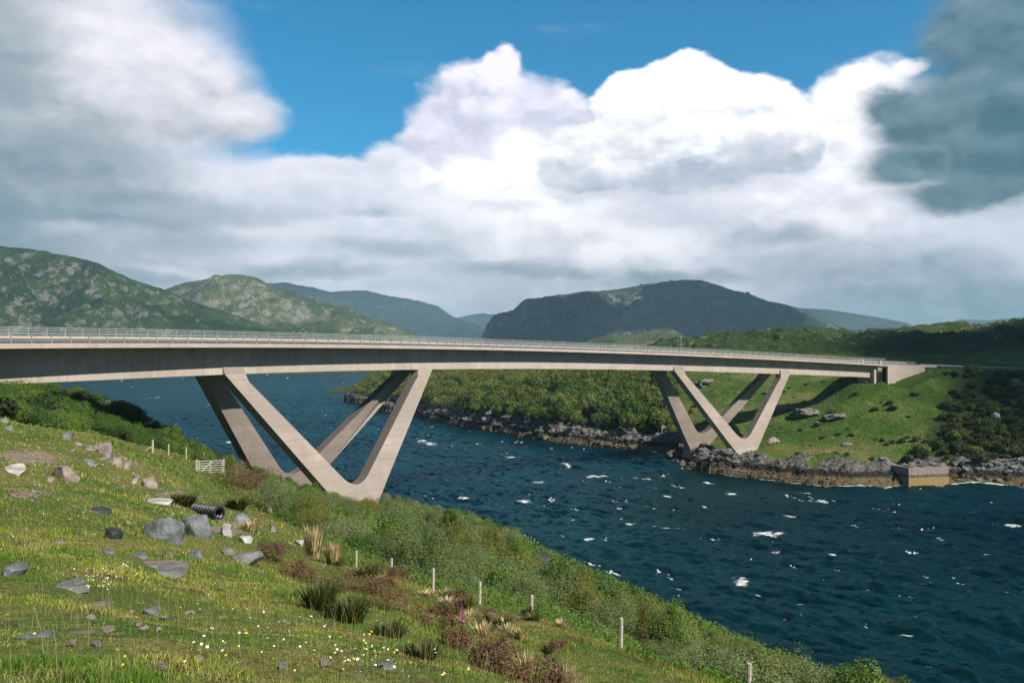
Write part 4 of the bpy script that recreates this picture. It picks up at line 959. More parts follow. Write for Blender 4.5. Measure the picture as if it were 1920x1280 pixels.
def grass_col(x, y, r):
    n1 = fbm(x/3.2, y/3.2, 4, 501); n2 = fbm(x/.8, y/.8, 3, 502); n3 = fbm(x/9., y/9., 3, 503); n = len(x)
    c = mixc(sstep(n1+.25*n2+.35*n3+r.normal(0, .12, n), -.18, .26), (.075, .19, .015), (.31, .33, .045))
    c = c*(1-sstep(n2+.4*n1+r.normal(0, .15, n), .12, .4)[:, None])+np.array([.34, .28, .10])*sstep(n2+.4*n1+r.normal(0, .15, n), .12, .4)[:, None]
    dk = sstep(fbm(x/.45, y/.45, 3, 504)+.5*n2, .15, .5)[:, None]; c = c*(1-.55*dk); n4 = sstep(fbm(x/.28, y/.28, 2, 505)+r.normal(0, .2, n), .15, .6)[:, None]; c = c*(1-n4)+np.array([.36, .36, .13])*n4
    return c*r.uniform(.68, 1.5, n)[:, None]
def add_grass(n, r0, r1, pw, seed, hmul, wk, mid, name='grass', stalk=False):
    x, y, rr = grass_pts(n, r0, r1, pw, seed); r = np.random.default_rng(seed+1)
    f = fside(x, y); gv = gravel(x, y); z = near(x, y)
    den = fbm(x/1.1, y/1.1, 3, 511)
    keep = (f < 6.5) & (z > 1) & (r.uniform(0, 1, n) > gv*.75) & ((den > -.32) | (r.uniform(0, 1, n) < .4)) & ((y < 118) | (x > -30))
    for a in foots: keep &= ((x-a[0])/a[2])**2+((y-a[1])/a[3])**2 > 1
    x, y, z, rr, f = x[keep], y[keep], z[keep], rr[keep], f[keep]; n = len(x)
    tuft = sstep(fbm(x/1.6, y/1.6, 3, 512), .08, .45)
    h = (.028+.035*r.uniform(0, 1, n)+.10*tuft*r.uniform(.3, 1, n))*hmul*(1+.8*sstep(f, -4, 3))
    w = np.maximum(.0045, rr*wk)*r.uniform(.7, 1.3, n); c = grass_col(x, y, r); hb = (sstep(f, -6, -3)*(1-sstep(f, 0, 2.))*sstep(fbm(x/1.7, y/1.7, 3, 515), .0, .35))[:, None]; c = c*(1-hb)+np.array([.20, .125, .075])*hb*r.uniform(.5, 1.3, n)[:, None]
    if stalk: h = r.uniform(.16, .38, n)*hmul; w = np.maximum(.003, rr*wk*.7); c = mixc(r.uniform(0, 1, n), (.38, .33, .15), (.26, .27, .09))
    blades(np.stack([x, y, z], 1), h, w, c, .55 if not stalk else .3, seed+2, name, GR, mid)

r = np.random.default_rng(650); n = 150000; x = r.uniform(20, 330, n); y = 200+(r.uniform(0, 1, n)**1.6)*330; z = far(x, y); p_, q_ = px_of(x, y, z)
k = (z > 4.6) & (p_ < 1960) & (p_ > 1240) & (r.uniform(0, 1, n) < .25+.75*sstep(fbm(x/7., y/7., 3, 651), -.2, .35)); x, y, z = x[k], y[k], z[k]; n = len(x)
cc = mixc(sstep(fbm(x/16., y/16., 4, 652)+r.normal(0, .15, n), -.25, .35), (.07, .15, .02), (.25, .23, .065))*r.uniform(.55, 1.3, n)[:, None]
blades(np.stack([x, y, z], 1), r.uniform(.2, .55, n), r.uniform(.14, .34, n), cc, .8, 653, 'rough_grass', GR, False)

# bracken and low weeds between the fence and the thicket, and under the shrubs
def fern(n, sel, seed, size, hh, name, mat):
    r = np.random.default_rng(seed); x, y, rr = grass_pts(n*3, 16, 170, 1.3, seed, -.75, .6)
    z = near(x, y); f = fside(x, y); k = np.nonzero(sel(x, y, z, f))[0][:n]; x, y, z, rr = x[k], y[k], z[k], rr[k]; n = len(x)
    hum = .5+.5*fbm(x/1.3, y/1.3, 3, seed+5)
    P_ = np.stack([x, y, z+hh*hum*r.uniform(.3, 1.1, n)], 1); N_ = r.normal(size=(n, 3))*.6+np.array([0, 0, 1.]); N_ /= np.linalg.norm(N_, axis=1)[:, None]
    V, F = leaf_quads(P_, N_, np.maximum(size, rr*.0019), r, .35)
    t = np.clip(hum*.6+r.uniform(-.2, .4, n), 0, 1)
    return tag(ob(name, np_mesh(name, V, F, LF[mat], False, {'tint': np.repeat(t, 4)})), kind='stuff')
fern(120000, lambda x, y, z, f: (f > .2+1.2*fbm(x/3., y/3., 2, 71)) & (f < 14) & (z > 1) & (y < 96), 701, .075, .6, 'bracken', 'fern')
fern(50000, lambda x, y, z, f: (f > -11) & (f < 1) & (y > 48) & (y < 118) & (fbm(x/5., y/5., 3, 72) > -.05), 731, .07, .45, 'bracken', 'fern')
fern(70000, lambda x, y, z, f: (f > 6) & (z > .8) | (y > 100) & (x < -37) & (f > 1) & (z > .8), 711, .07, .8, 'undergrowth', 'fern')
fern(60000, lambda x, y, z, f: (f > 3) & (z > .8) & (y < 100), 721, .06, 1.0, 'undergrowth', 'alder')

# heather, rushes and dry grass: each clump a thing
def clump(name, px, py, w, h, mat, label, cat, n=2600, leaf=.022, seed=0, mode='twig'):
    r = np.random.default_rng(int(px*7+py)+seed); p = hit(px, py); d = math.hypot(p[0], p[1]); rad = w/2/FPX*d; hg = h/FPX*d
    if mode == 'twig':
        V, F, t, C = crown(r, n, rad, hg, max(leaf, d*.0012), 12, low=.05, spiky=1.1, asp=.22); V = V*np.array([1.25, .9, .9]); V[:, 2] += rad*.25*vn3(V*3/rad, 5)*(V[:, 2] > .05)
    else:
        a = r.uniform(0, 6.28, n); q = np.sqrt(r.uniform(0, 1, n))*rad*.45; B0 = np.stack([np.cos(a)*q, np.sin(a)*q, -.03+0*a], 1); le = r.uniform(.3, 1.05, n)
        T = B0+np.stack([np.cos(a)*rad*.9*r.uniform(.1, 1, n), np.sin(a)*rad*.9*r.uniform(.1, 1, n), hg*le], 1); M = (B0+T)/2+np.array([0, 0, 1])*(hg*.10)
        w_ = max(.004, d*.00065); s = np.stack([-np.sin(a), np.cos(a), 0*a], 1)*w_
        V = np.stack([B0-s, B0+s, M+s, M-s, T], 1).reshape(-1, 3); i = np.arange(n)*5; F = [np.stack([i, i+1, i+2, i+3], 1), np.stack([i+3, i+2, i+4], 1)]; t = np.repeat(r.uniform(.1, .9, n), 5)
        o = ob(name, np_mesh(name, V, F, LF[mat], False, {'tint': t}), None, p); return tag(o, label, cat)
    for j in range(len(V)//4):
        pass
    o = ob(name, np_mesh(name, V, F, LF[mat], False, {'tint': np.repeat(t.reshape(-1, 4)[:, 0], 4)}), None, p-np.array([0, 0, .05])); return tag(o, label, cat)
for a in [(745, 1152, 110, 52, 'widest brown heather clump, between the third fence post and the flowery grass'), (640, 1108, 90, 46, 'brown heather clump on the brow left of the widest one'), (930, 1262, 115, 66, 'large dark heather clump at the bottom edge in front of the posts'),
          (505, 1052, 62, 40, 'brown heather clump just right of the white stones by the pipe'), (815, 1178, 90, 40, 'low purple-brown heather clump beside the foxglove'), (1010, 1285, 90, 44, 'tan heather clump at the bottom right end of the brow'), (560, 1085, 60, 34, 'small reddish heather clump below the upright white stone'),
          (440, 912, 90, 26, 'rusty heather patch right of the wooden gate'), (490, 915, 60, 24, 'rusty brown heather clump at the head of the thicket'), (700, 1112, 60, 34, 'small heather clump behind the widest one'), (860, 1215, 60, 36, 'small heather clump between the foxglove and the large dark one')]:
    clump('heather_clump', a[0], a[1], a[2], a[3], 'heather', a[4], 'heather')
for a in [(600, 1145, 90, 60, 'rush', 'dark green rush tussock on the brow below the small reddish heather'), (655, 1165, 100, 52, 'rush', 'long-bladed rush tussock left of the widest heather clump'), (588, 1045, 50, 66, 'dry', 'tall pale dry grass tuft beside the white triangular stone'), (625, 1060, 40, 48, 'dry', 'shorter pale dry grass tuft right of the tall one'),
          (790, 1235, 90, 40, 'rush', 'olive rush tussock in the grass left of the large dark heather'), (990, 1262, 70, 46, 'dry', 'dry bleached grass tuft right of the large dark heather'), (905, 1195, 60, 34, 'dry', 'dry grass tuft below the foxglove'), (345, 948, 60, 26, 'rush', 'olive rush tussock above the black pipe'),
          (470, 1000, 40, 26, 'dry', 'small dry tuft between the two white stones and the heather'), (445, 955, 50, 24, 'rush', 'green tussock right of the black pipe'), (1060, 1290, 80, 50, 'dry', 'bleached grass tuft at the bottom edge near the last fence post'), (730, 1195, 80, 34, 'rush', 'low rush tussock in front of the widest heather clump')]:
    clump('grass_tussock', a[0], a[1], a[2], a[3], a[4], a[5], 'tussock', 420 if a[4] != 'dry' else 190, mode='blade')
r = np.random.default_rng(91)
for k in range(34):
    for _ in range(60):
        px, py = r.uniform(520, 1060), r.uniform(1060, 1275); p = hit(px, py, n=1500); f_ = float(fside(p[0], p[1]))
        if -5.5 < f_ < -.6: break
    kd = ('rush', 'dry', 'heather')[k % 3]
    if kd == 'heather': o = clump('heather_clump', px, py, r.uniform(26, 60), r.uniform(14, 26), 'heather', 'low brown heather tuft scattered along the brow inside the fence', 'heather', 1100)
    else: o = clump('grass_tussock', px, py, r.uniform(24, 60), r.uniform(14, 30), kd, 'small tussock of %s grass scattered along the brow inside the fence' % ('dark green' if kd == 'rush' else 'bleached'), 'tussock', 150, mode='blade')
    o['group'] = {'rush': 'dark tussocks along the brow', 'dry': 'bleached tussocks along the brow', 'heather': 'heather tufts along the brow'}[kd]
# foxglove
p = hit(866, 1182); d = math.hypot(p[0], p[1]); hg = 56/FPX*d
fx_ = empty('foxglove', p, 'single magenta foxglove spike standing behind the low purple-brown heather', 'flower')
MB().tube([(0, 0, -.05), (0, .01, hg*.6), (.02, 0, hg)], [.012, .009, .004], 5).obj('stem', LF['rush'], fx_)
MAG = mat_simple('foxglove_petal', (.50, .04, .30), .6, .3, .25, 30.)
for j in range(22):
    z_ = hg*(.32+.62*j/22); s = .020*(1-.55*j/22); a = j*2.4
    MB().tube([(.01*math.cos(a), .01*math.sin(a), z_), (s*1.2*math.cos(a), s*1.2*math.sin(a), z_-s*.6), (s*2*math.cos(a), s*2*math.sin(a), z_-s*1.6)], [s*.35, s*.6, s*.75], 6).obj('blossom', MAG, fx_)

# daisies and yellow flowers
WHT = mat_simple('white_petal', (.80, .80, .76), .6, .3, .1, 9.); YEL = mat_simple('yellow_petal', (.75, .58, .04), .6, .3, .1, 9.)
def flowers(name, mat, spots, seed, size):
    r = np.random.default_rng(seed); V = []; F = []; c = 0
    for (px, py, sx, sy, n) in spots:
        for k in range(n):
            q = hit(px+r.normal()*sx, py+r.normal()*sy, n=1500); d = math.hypot(q[0], q[1]); R_ = max(size, d*.0004)*r.uniform(.6, 1.25); q = q+np.array([0, 0, r.uniform(.07, .16)])
            nn = r.normal(size=3)*.45+np.array([0, -.4, 1]); nn /= np.linalg.norm(nn); t = np.cross(nn, [1, .2, 0]); t /= np.linalg.norm(t); u = np.cross(nn, t)
            V.append(q+nn*R_*.25); V += [q+R_*(math.cos(j*math.pi/4)*t+math.sin(j*math.pi/4)*u)*(1. if j % 2 else .8) for j in range(8)]
            F += [(c, c+1+j, c+1+(j+1) % 8) for j in range(8)]; c += 9
    return tag(ob(name, np_mesh(name, np.array(V), np.array(F), mat)), kind='stuff')
flowers('daisies', WHT, [(190, 1100, 26, 12, 60), (280, 985, 30, 14, 60), (200, 960, 90, 30, 60), (130, 885, 60, 25, 50), (235, 1085, 20, 6, 16), (520, 1200, 60, 30, 14), (560, 1215, 30, 8, 6), (420, 1240, 120, 25, 12), (640, 1180, 60, 25, 12), (330, 950, 30, 20, 20), (700, 1265, 60, 12, 40), (60, 960, 60, 40, 20), (480, 1130, 120, 40, 25), (120, 800, 60, 15, 30), (250, 895, 40, 14, 22)], 801, .010)
flowers('yellow_flowers', YEL, [(560, 1270, 140, 14, 16), (560, 1170, 160, 40, 12), (290, 1230, 200, 35, 14), (700, 1240, 60, 20, 10), (180, 940, 120, 50, 24), (290, 880, 20, 6, 12), (110, 790, 40, 12, 10), (450, 1060, 90, 30, 14)], 802, .010)

# ------------------------------------------------------------------ rocks
def rock_verts(seed, sub=4, facets=9, rough=.10):
    r = np.random.default_rng(seed); V, F = IC[sub]; V = V.copy()*1.25
    for k in range(facets):
        n = r.normal(size=3); n /= np.linalg.norm(n); dd = r.uniform(.55, .9); t = V@n; V -= np.outer(np.maximum(0, t-dd)*.96, n)
    t = V[:, 2]; V[:, 2] = np.where(t > .62, .62+(t-.62)*.15, t)
    nrm = V/np.linalg.norm(V, axis=1)[:, None]
    q = V+seed % 97*3.1
    V += nrm*(vn3(q*2.1, seed)*rough+vn3(q*5.3, seed+1)*rough*.7+vn3(q*13., seed+2)*rough*.4)[:, None]
    mx = np.abs(V).max(0); return V/mx, F
def mat_rock(name, c, lich=.5):
    m, b = new_mat(name); q = objc(b); n1 = b.noise(q, 1.7, 6, .65); n2 = b.noise(q, 11., 6, .75); n3 = b.noise(q, 42., 4, .7)
    col = b.mix(b.sm(n1, .3, .7), (*[x*.5 for x in c], 1), (*[min(.8, x*1.5) for x in c], 1))
    col = b.mix(b.sm(n2, .52, .62, 0., lich), col, (.34, .34, .31, 1)); col = b.mix(b.sm(n3, .5, .7, 0., .55), col, (*[x*.3 for x in c], 1))
    return finish(m, b, col, .9, .2, b.m('ADD', n2, b.m('MULTIPLY', n3, .6)), 1., .07)
RM = dict(blue=mat_rock('grey_stone', (.235, .255, .265)), grey=mat_rock('pale_grey_stone', (.28, .28, .27)), pink=mat_rock('pinkish_stone', (.36, .29, .25), .3), cream=mat_rock('cream_stone', (.60, .54, .47), .1), dark=mat_rock('dark_stone', (.065, .075, .078), .3), white=mat_rock('white_stone', (.66, .62, .56), .05), farr=mat_rock('shore_stone', (.20, .19, .17), .3))
FOOT = []
def rock(x0, y0, x1, y1, kind, slab, label, seed, hf=None, yr=(2.5, 215), rough=.09):
    p = hit((x0+x1)/2, y1-.12*(y1-y0), hf, *yr); d = p[1]; w = (x1-x0)/FPX*d; dep = (y1-HOR)/FPX; hp = (y1-y0)/FPX*d
    if slab: hz_ = max(.3*hp, .06); dy = min((hp-.5*hz_)/max(dep, .1), w*1.8)
    else: hz_ = hp*(1.02 if hf is None else .75); dy = min(w*.8, .35*hp/max(dep, .05)+.35*w)
    V, F = rock_verts(seed, 4, 10 if not slab else 8, rough)
    V = V*np.array([w/2, dy/2, hz_*.72]); a = math.atan2(-p[0], p[1]); c, s = math.cos(a), math.sin(a)
    if not slab and seed % 2: V[:, 2] += V[:, 0]*.12
    V = np.stack([V[:, 0]*c-V[:, 1]*s, V[:, 0]*s+V[:, 1]*c, V[:, 2]], 1)
    q = p+np.array([-s, c, 0])*dy*.42; q[2] = (near if hf is None else hf)(q[0], q[1])+hz_*(.22 if not slab else .14)
    if hf is None: FOOT.append((q[0], q[1]-.05, w/2-.02, dy/2+.05))
    if slab: # lie along the slope
        zf = (near if hf is None else hf); g = float(zf(q[0]-s*dy*.4, q[1]+c*dy*.4)-zf(q[0]+s*dy*.4, q[1]-c*dy*.4))/max(dy*.8, .05)+(.20 if hf is None else 0); V[:, 2] += (-V[:, 0]*s+V[:, 1]*c)*g
    return tag(ob('boulder' if not slab else 'rock_slab', np_mesh('rock', V, F, RM[kind], True), None, q), label, 'rock')
ROCKS = [(272, 958, 350, 1026, 'blue', 0, 'largest grey boulder, left of the pair below the black pipe'), (336, 955, 400, 1012, 'blue', 0, 'wedge-shaped grey boulder, right of the pair below the black pipe'), (194, 990, 229, 1014, 'dark', 0, 'dark blue-grey stone in the grass left of the largest boulder'),
    (262, 889, 301, 919, 'pink', 0, 'pinkish angular boulder at the top of the bare gully'), (276, 920, 324, 950, 'cream', 1, 'cream slab lying in the bare gully below the pinkish boulder'), (246, 898, 258, 908, 'white', 0, 'small white stone left of the pinkish boulder'), (250, 887, 263, 900, 'grey', 0, 'small grey stone behind the small white one'),
    (175, 830, 208, 854, 'pink', 0, 'peaked grey boulder topping the highest pile of stones'), (155, 834, 180, 848, 'grey', 1, 'flat grey slab left of the peaked boulder'), (190, 848, 216, 864, 'grey', 0, 'broken grey stone just below the peaked boulder'), (210, 858, 232, 872, 'pink', 0, 'broken pinkish stone in the pile below the peaked boulder'), (228, 866, 248, 882, 'pink', 0, 'lowest stone of the pile below the peaked boulder'),
    (100, 870, 148, 906, 'pink', 0, 'pale wedge-shaped boulder with a raised right end'), (84, 894, 102, 906, 'pink', 0, 'small stone at the left foot of the pale wedge'), (-4, 878, 46, 895, 'cream', 1, 'flat cream rock at the left edge of the grass'),
    (412, 982, 434, 1007, 'white', 0, 'upper white stone below the black pipe'), (446, 1001, 474, 1020, 'white', 0, 'lower white stone below the black pipe'), (432, 962, 467, 986, 'blue', 0, 'grey rock right of the black pipe'), (504, 980, 518, 998, 'blue', 0, 'small upright blue-grey stone at the head of the heather'), (554, 1008, 572, 1027, 'white', 0, 'white triangular stone beside the tall dry tuft'),
    (414, 1024, 442, 1042, 'grey', 0, 'rounded grey stone, smaller of the pair below the white stones'), (428, 1030, 493, 1064, 'grey', 0, 'wide rounded grey boulder below the white stones'), (351, 1026, 387, 1052, 'blue', 0, 'round grey boulder below the gap of the boulder pair'), (303, 1032, 325, 1044, 'blue', 1, 'small flat stone above the long pinkish slab'), (226, 1046, 352, 1068, 'pink', 1, 'long pinkish slab half sunk in the grass'),
    (256, 1060, 358, 1083, 'grey', 1, 'long pale grey slab in front of the pinkish one'), (194, 1028, 218, 1040, 'blue', 1, 'small flat blue stone left of the long slabs'), (4, 1060, 50, 1083, 'blue', 0, 'grey rounded stone near the left edge'), (103, 1082, 168, 1117, 'grey', 1, 'squarish grey slab with daisies at its right side'), (262, 1133, 300, 1154, 'blue', 0, 'small mottled stone in the middle of the grass'),
    (32, 1165, 118, 1198, 'blue', 1, 'dark flat greenish slab near the lower left corner'), (168, 1198, 190, 1216, 'grey', 0, 'tiny pale stone below the greenish slab'), (170, 1126, 208, 1140, 'pink', 1, 'thin pinkish stone right of the squarish slab'), (98, 1005, 125, 1020, 'pink', 1, 'low brownish stone in the grass left of the dark stone'), (160, 944, 208, 964, 'dark', 1, 'dark peaty slab in the grass below the pale wedge'),
    (152, 863, 178, 874, 'grey', 1, 'flat stone between the pale wedge and the stone pile'), (247, 1034, 280, 1048, 'blue', 1, 'flat grey stone left of the small one above the pinkish slab'), (0, 783, 17, 793, 'grey', 1, 'small stone at the top left end of the slope'), (4, 798, 26, 808, 'grey', 1, 'second small stone at the top left end of the slope'), (49, 783, 69, 793, 'blue', 0, 'dark stone under the shrubs at the top left'), (115, 806, 138, 827, 'blue', 0, 'leaning grey stone above the highest pile'), (138, 825, 154, 836, 'pink', 1, 'small pinkish stone above the highest pile'),
    (594, 1228, 620, 1250, 'pink', 0, 'pale half buried stone in the flowery grass'), (700, 1240, 740, 1256, 'grey', 1, 'low pale stone near the bottom of the flowery grass'), (270, 1036, 276, 1042, 'blue', 0, 'tiny chip beside the flat stones'), (520, 1245, 540, 1256, 'grey', 1, 'tiny flat stone at the bottom of the picture')]
for i, a in enumerate(ROCKS): rock(a[0], a[1], a[2], a[3], a[4], a[5], a[6], 900+i)
# loose stones of the gully and worn patches
r = np.random.default_rng(77); Vs, Fs, c_n = [], [], 0
for (px, py, sx, sy, n) in [(300, 930, 30, 10, 70), (345, 950, 22, 6, 50), (455, 990, 26, 12, 80), (230, 905, 30, 6, 40), (45, 858, 50, 14, 110), (215, 868, 26, 8, 50), (60, 925, 45, 10, 40), (330, 1190, 80, 30, 14)]:
    for k in range(n):
        q = hit(px+r.normal()*sx, py+r.normal()*sy, n=1500); d = q[1]; V, F = IC[1]; V = V*(1+.25*r.normal(size=(len(V), 1)))*np.array([1, 1, .6])*r.uniform(.5, 1.8)*max(.03, d*.0012)
        Vs.append(V+q+np.array([0, 0, .02])); Fs.append(F+c_n); c_n += len(V)
tag(ob('gravel', np_mesh('gravel', np.concatenate(Vs), np.concatenate(Fs), RM['pink'])), kind='stuff')
# rubble along the far shore and under the near brow
Vs, Fs, c_n = [], [], 0; r = np.random.default_rng(78)
for k in range(3800):
    i = r.integers(0, len(SH)+1); SHX = SH+[(180, 190)]
    a, c = np.array(SHX[max(0, i-1)]), np.array(SHX[min(len(SHX)-1, i)]); q = a+(c-a)*r.uniform(); dd = q/np.linalg.norm(q); q = q+dd*abs(r.normal())*6.; s = r.uniform(.25, 1.)**2*1.5*(1 if q[1] < 320 else 1.5)
    if q[0] > 92: s *= .8
    if 58 < q[0] < 89: s *= .3
    z_ = float(far(q[0], q[1])); V, F = IC[1]; V = V*(1+.22*r.normal(size=(len(V), 1)))*np.array([1, .8, .62])*s; Vs.append(V+np.array([q[0], q[1], z_+.1*s])); Fs.append(F+c_n); c_n += len(V)
def mat_shore():
    m, b = new_mat('tidal_stone'); q = pos(b); z = b.sep(q)[2]; n3 = b.noise(q, 1.3, 5, .7); vz = b.m('MULTIPLY_ADD', b.m('SUBTRACT', n3, .5), 2.2, z)
    rk_ = b.mix(b.sm(n3, .3, .7), (.045, .045, .043, 1), (.26, .25, .235, 1)); dk = b.mix(n3, (.012, .012, .012, 1), (.06, .058, .052, 1)); tn = b.mix(n3, (.07, .05, .025, 1), (.27, .215, .135, 1))
    rk_ = b.mix(b.sm(vz, 2.7, 3.4, 1., 0.), rk_, dk); rk_ = b.mix(b.sm(vz, 1.5, 2.1, 1., 0.), rk_, tn); return finish(m, b, rk_, .9, .2, n3, .5, .2)
SHM = mat_shore()
tag(ob('shore_rubble', np_mesh('shore_rubble', np.concatenate(Vs), np.concatenate(Fs), SHM)), kind='stuff')
FR = [(1484, 765, 1552, 786, 'farr', 0, 'long pale rock outcrop on the grass slope beside the bridge shadow'), (1538, 778, 1588, 794, 'farr', 0, 'lower right end block of the pale outcrop beside the bridge shadow'), (1360, 691, 1376, 702, 'white', 0, 'white boulder seen just under the girder between the right-hand legs'), (1290, 708, 1345, 730, 'farr', 0, 'low rock outcrop between the legs of the right-hand pier'), (1578, 829, 1602, 840, 'farr', 1, 'thin pale slab on top of the heather mound'), (1434, 823, 1462, 833, 'pink', 1, 'pinkish stones on the grass right of the right-hand pier'), (1858, 770, 1876, 786, 'white', 0, 'pale boulder in the dark scrub at the right edge'), (1524, 790, 1536, 797, 'farr', 0, 'small stone below the pale outcrop'), (1880, 708, 1920, 730, 'farr', 0, 'grey crag near the right edge below the road')]
for i, a in enumerate(FR): rock(a[0], a[1], a[2], a[3], a[4], a[5], a[6], 990+i, far, (180, 520), .36)
# dark reef at the near shore
for i, a in enumerate([(990, 1036, 1030, 1064, 'dark', 0, 'dark wave-washed rock at the near shore behind the thicket')]): rock(*a, 1010+i)

foots = np.array(FOOT)
add_grass(430000, 3.6, 15, 1.1, 601, .62, .00085, True)
add_grass(420000, 12, 38, 1.15, 611, 1.05, .00085, False)
add_grass(260000, 32, 128, 1.25, 621, 1.7, .0010, False)
add_grass(4500, 4, 45, 1.2, 631, 1., .0006, True, 'seed_stalks', True)

# ------------------------------------------------------------------ fences, gate, pipe
def post(mb, p, h, w=.09, lean=(0, 0)): mb.tube([p-np.array([0, 0, .4]), p+np.array([lean[0], lean[1], h])], [w*.55, w*.5], 7)
fence = empty('fence', hit(995, 1187), 'post and wire fence of bleached round posts along the brow above the thicket', 'fence'); fl = np.array(fence.location)
tops = []
for (px, yb, yt) in [(1403, 1330, 1243), (1163, 1237, 1158), (995, 1187, 1115), (898, 1162, 1090), (811, 1125, 1065), (733, 1083, 1046), (667, 1072, 1032)]:
    g = at(px, yb, {1403: 19, 1163: 23, 995: 26, 898: 28, 811: 31, 733: 37, 667: 40}[px]); z_ = float(near(g[0], g[1])); top = at(px+1, yt, g[1])[2]
    mb = MB(); mb.tube([np.array([g[0], g[1], z_-.4])-fl, np.array([g[0]+.03, g[1], top])-fl], [.058, .05], 8); mb.obj('post', WOOD, fence); tops.append(np.array([g[0], g[1], top]))
for k, dz in enumerate((.1, .35, .6)):
    mb = MB(); mb.tube([t-fl-np.array([0, -.05, dz]) for t in tops], .0035, 4, False); mb.obj('wire', WIRE, fence)
f2 = empty('fence', hit(349, 862), 'upper post fence with a braced straining post, left of the wooden gate', 'fence'); fl = np.array(f2.location)
for (px, yb, yt, r0) in [(286, 848, 824, .13), (316, 854, 832, .09), (349, 861, 838, .09), (382, 872, 848, .09)]:
    g = hit(px, yb); top = at(px+.5, yt, g[1])[2]; MB().tube([g-fl-[0, 0, .4], np.array([g[0], g[1], top])-fl], [r0, r0*.9], 7).obj('post', WOOD, f2)
g = hit(286, 848); g2 = at(265, 845, g[1]-.5); top = at(286, 836, g[1]); MB().tube([g2-fl-np.array([0, 0, .2]), top-fl], .06, 6).obj('brace', WOOD, f2)
# the gate
ga, gb = at(369, 889, 88.5), at(417, 886, 92.5); gh = 1.27
gt = empty('wooden_gate', (ga+gb)/2, 'bleached five-bar wooden gate standing alone in the rough grass', 'gate'); gl = np.array(gt.location)
a, c = ga-gl, gb-gl
for k in range(6):
    z_ = .12+gh*k/5.*.92; MB().bar(a+[0, 0, z_], c+[0, 0, z_], .05, .075).obj('bar', WHITEW, gt)
for t in (0., .10, .52, 1.): q = a+(c-a)*t; MB().bar(q+[0, -.04, 0], q+[0, -.04, gh+.08], .10, .07, (1, 0, 0)).obj('stile', WHITEW, gt)
MB().bar(a+(c-a)*.1+[0, -.09, .1], a+(c-a)*.62+[0, -.09, gh], .07, .05).obj('diagonal_brace', WHITEW, gt)
for q in (a-(c-a)*.02, c+(c-a)*.05): MB().tube([q-[0, 0, .5], q+[0, 0, gh+.22]], .08, 7).obj('gate_post', WOOD, gt)
# corrugated pipe
p0, p1 = hit(376, 966), hit(417, 976); p1 = at(412, 961, p0[1]-.35); p0 = at(378, 956, p0[1]+.5)
ax = p1-p0; Ln = np.linalg.norm(ax); n_ = 150; rad = 10.3/FPX*p0[1]
pts = [p0+ax*t for t in np.linspace(-.35, 1, n_)]; rr_ = [rad*(1.02+.14*1.5*math.tanh(2.5*math.cos(2*math.pi*t*6.2))) for t in np.linspace(-.35, 1, n_)]
cv = empty('drain_pipe', tuple(p0), 'black corrugated plastic drain pipe sticking out of the bank', 'pipe'); cl = np.array(cv.location)
MB().tube([q-cl for q in pts], rr_, 26, False).obj('pipe_wall', BLACKP, cv, True)
MB().tube([q-cl for q in pts], [x*.86 for x in rr_], 26, False).obj('pipe_lining', BLACKP, cv, True)
t_ = ax/Ln; x_ = np.cross(t_, [0, 0, 1.]); x_ /= np.linalg.norm(x_); z_ = np.cross(x_, t_); V = []; F = []
for j in range(26):
    a_ = j*2*math.pi/26; dv = math.cos(a_)*x_+math.sin(a_)*z_; V += [p1-cl+dv*rad*.86, p1-cl+dv*rad*1.12]
F = [(2*j, 2*j+1, 2*((j+1) % 26)+1, 2*((j+1) % 26)) for j in range(26)]
MB().add(V, F).obj('pipe_rim', BLACKP, cv)

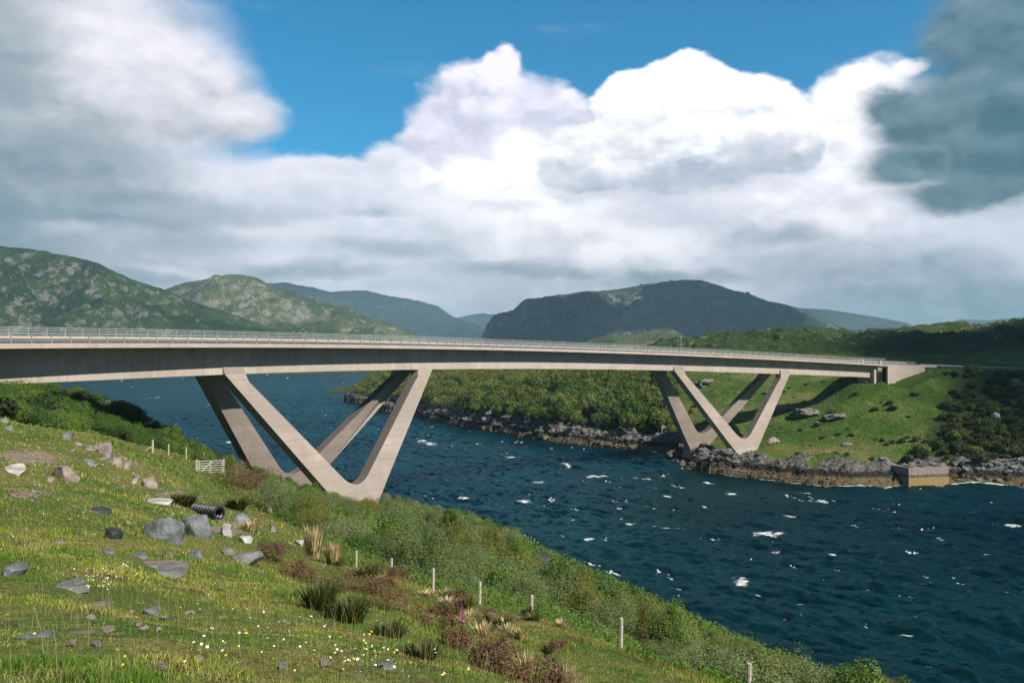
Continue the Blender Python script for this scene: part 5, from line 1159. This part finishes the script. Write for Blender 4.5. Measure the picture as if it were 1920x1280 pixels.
# ------------------------------------------------------------------ jetty and mast on the far shore
j0 = np.array([ray(1704, 905)[0], 1.])*203.5; j1 = np.array([ray(1779, 903)[0], 1.])*206.; dr = j1-j0; Lj = np.linalg.norm(dr); rz = math.atan2(dr[1], dr[0]); dr /= Lj; nr_ = np.array([-dr[1], dr[0]])
JZ = 4.15
jt = empty('jetty', (*(j0+dr*Lj/2+nr_*3.6), 0), 'old square concrete jetty block at the water edge below the scrub', 'jetty')
def jbox(mb, u0, u1, v0, v1, z0, z1):
    c_ = np.array([dr*(u-Lj/2)+nr_*(v-3.6) for u, v in ((u0, v0), (u1, v0), (u1, v1), (u0, v1))]); q = [(*c, z) for z in (z0, z1) for c in c_]
    return mb.add(q, [(0, 3, 2, 1), (4, 5, 6, 7), (0, 1, 5, 4), (1, 2, 6, 5), (2, 3, 7, 6), (3, 0, 4, 7)])
JM, jb = new_mat('tidal_concrete'); q = pos(jb); z = jb.sep(q)[2]; n = jb.noise(q, 1.2, 5, .65); vz = jb.m('MULTIPLY_ADD', jb.m('SUBTRACT', n, .5), 1.4, z)
cj = jb.mix(jb.sm(n, .3, .7), (.20, .17, .14, 1), (.32, .27, .23, 1)); cj = jb.mix(jb.sm(vz, 2.3, 2.7, 1., 0.), cj, (.10, .085, .07, 1)); cj = jb.mix(jb.sm(vz, 1.7, 2.1, 1., 0.), cj, jb.mix(n, (.20, .14, .05, 1), (.42, .30, .14, 1)))
finish(JM, jb, cj, .9, .2, n, .4, .1)
jbox(MB(), 0, Lj, 0, 8.5, -3, JZ-.5).obj('base', JM, jt)
mb = MB(); jbox(mb, 0, Lj, 0, .8, JZ-.498, JZ); jbox(mb, 0, .6, .8, 8.5, JZ-.498, JZ); jbox(mb, Lj-.6, Lj, .8, 8.5, JZ-.498, JZ); jbox(mb, .6, Lj-.6, 7.7, 8.5, JZ-.498, JZ)
mb.obj('parapet', JM, jt)
for u in (Lj*.34, Lj*.66): jbox(MB(), u-.5, u+.5, .8, 7.7, JZ-.498, JZ-.05).obj('cross_beam', JM, jt)
p = at(1277, 655, 430.); ms = empty('mast', (p[0], p[1], float(far(p[0], p[1]))), 'thin pale mast rising behind the right half of the bridge railing', 'mast'); hm_ = at(1277, 631, 430.)[2]-ms.location[2]
MB().tube([(0, 0, -.5), (0, 0, hm_)], [.22, .12], 6).obj('pole', GALV, ms); MB().box((0, 0, hm_-.4), (.6, .4, .8)).obj('lamp_head', GALV, ms)
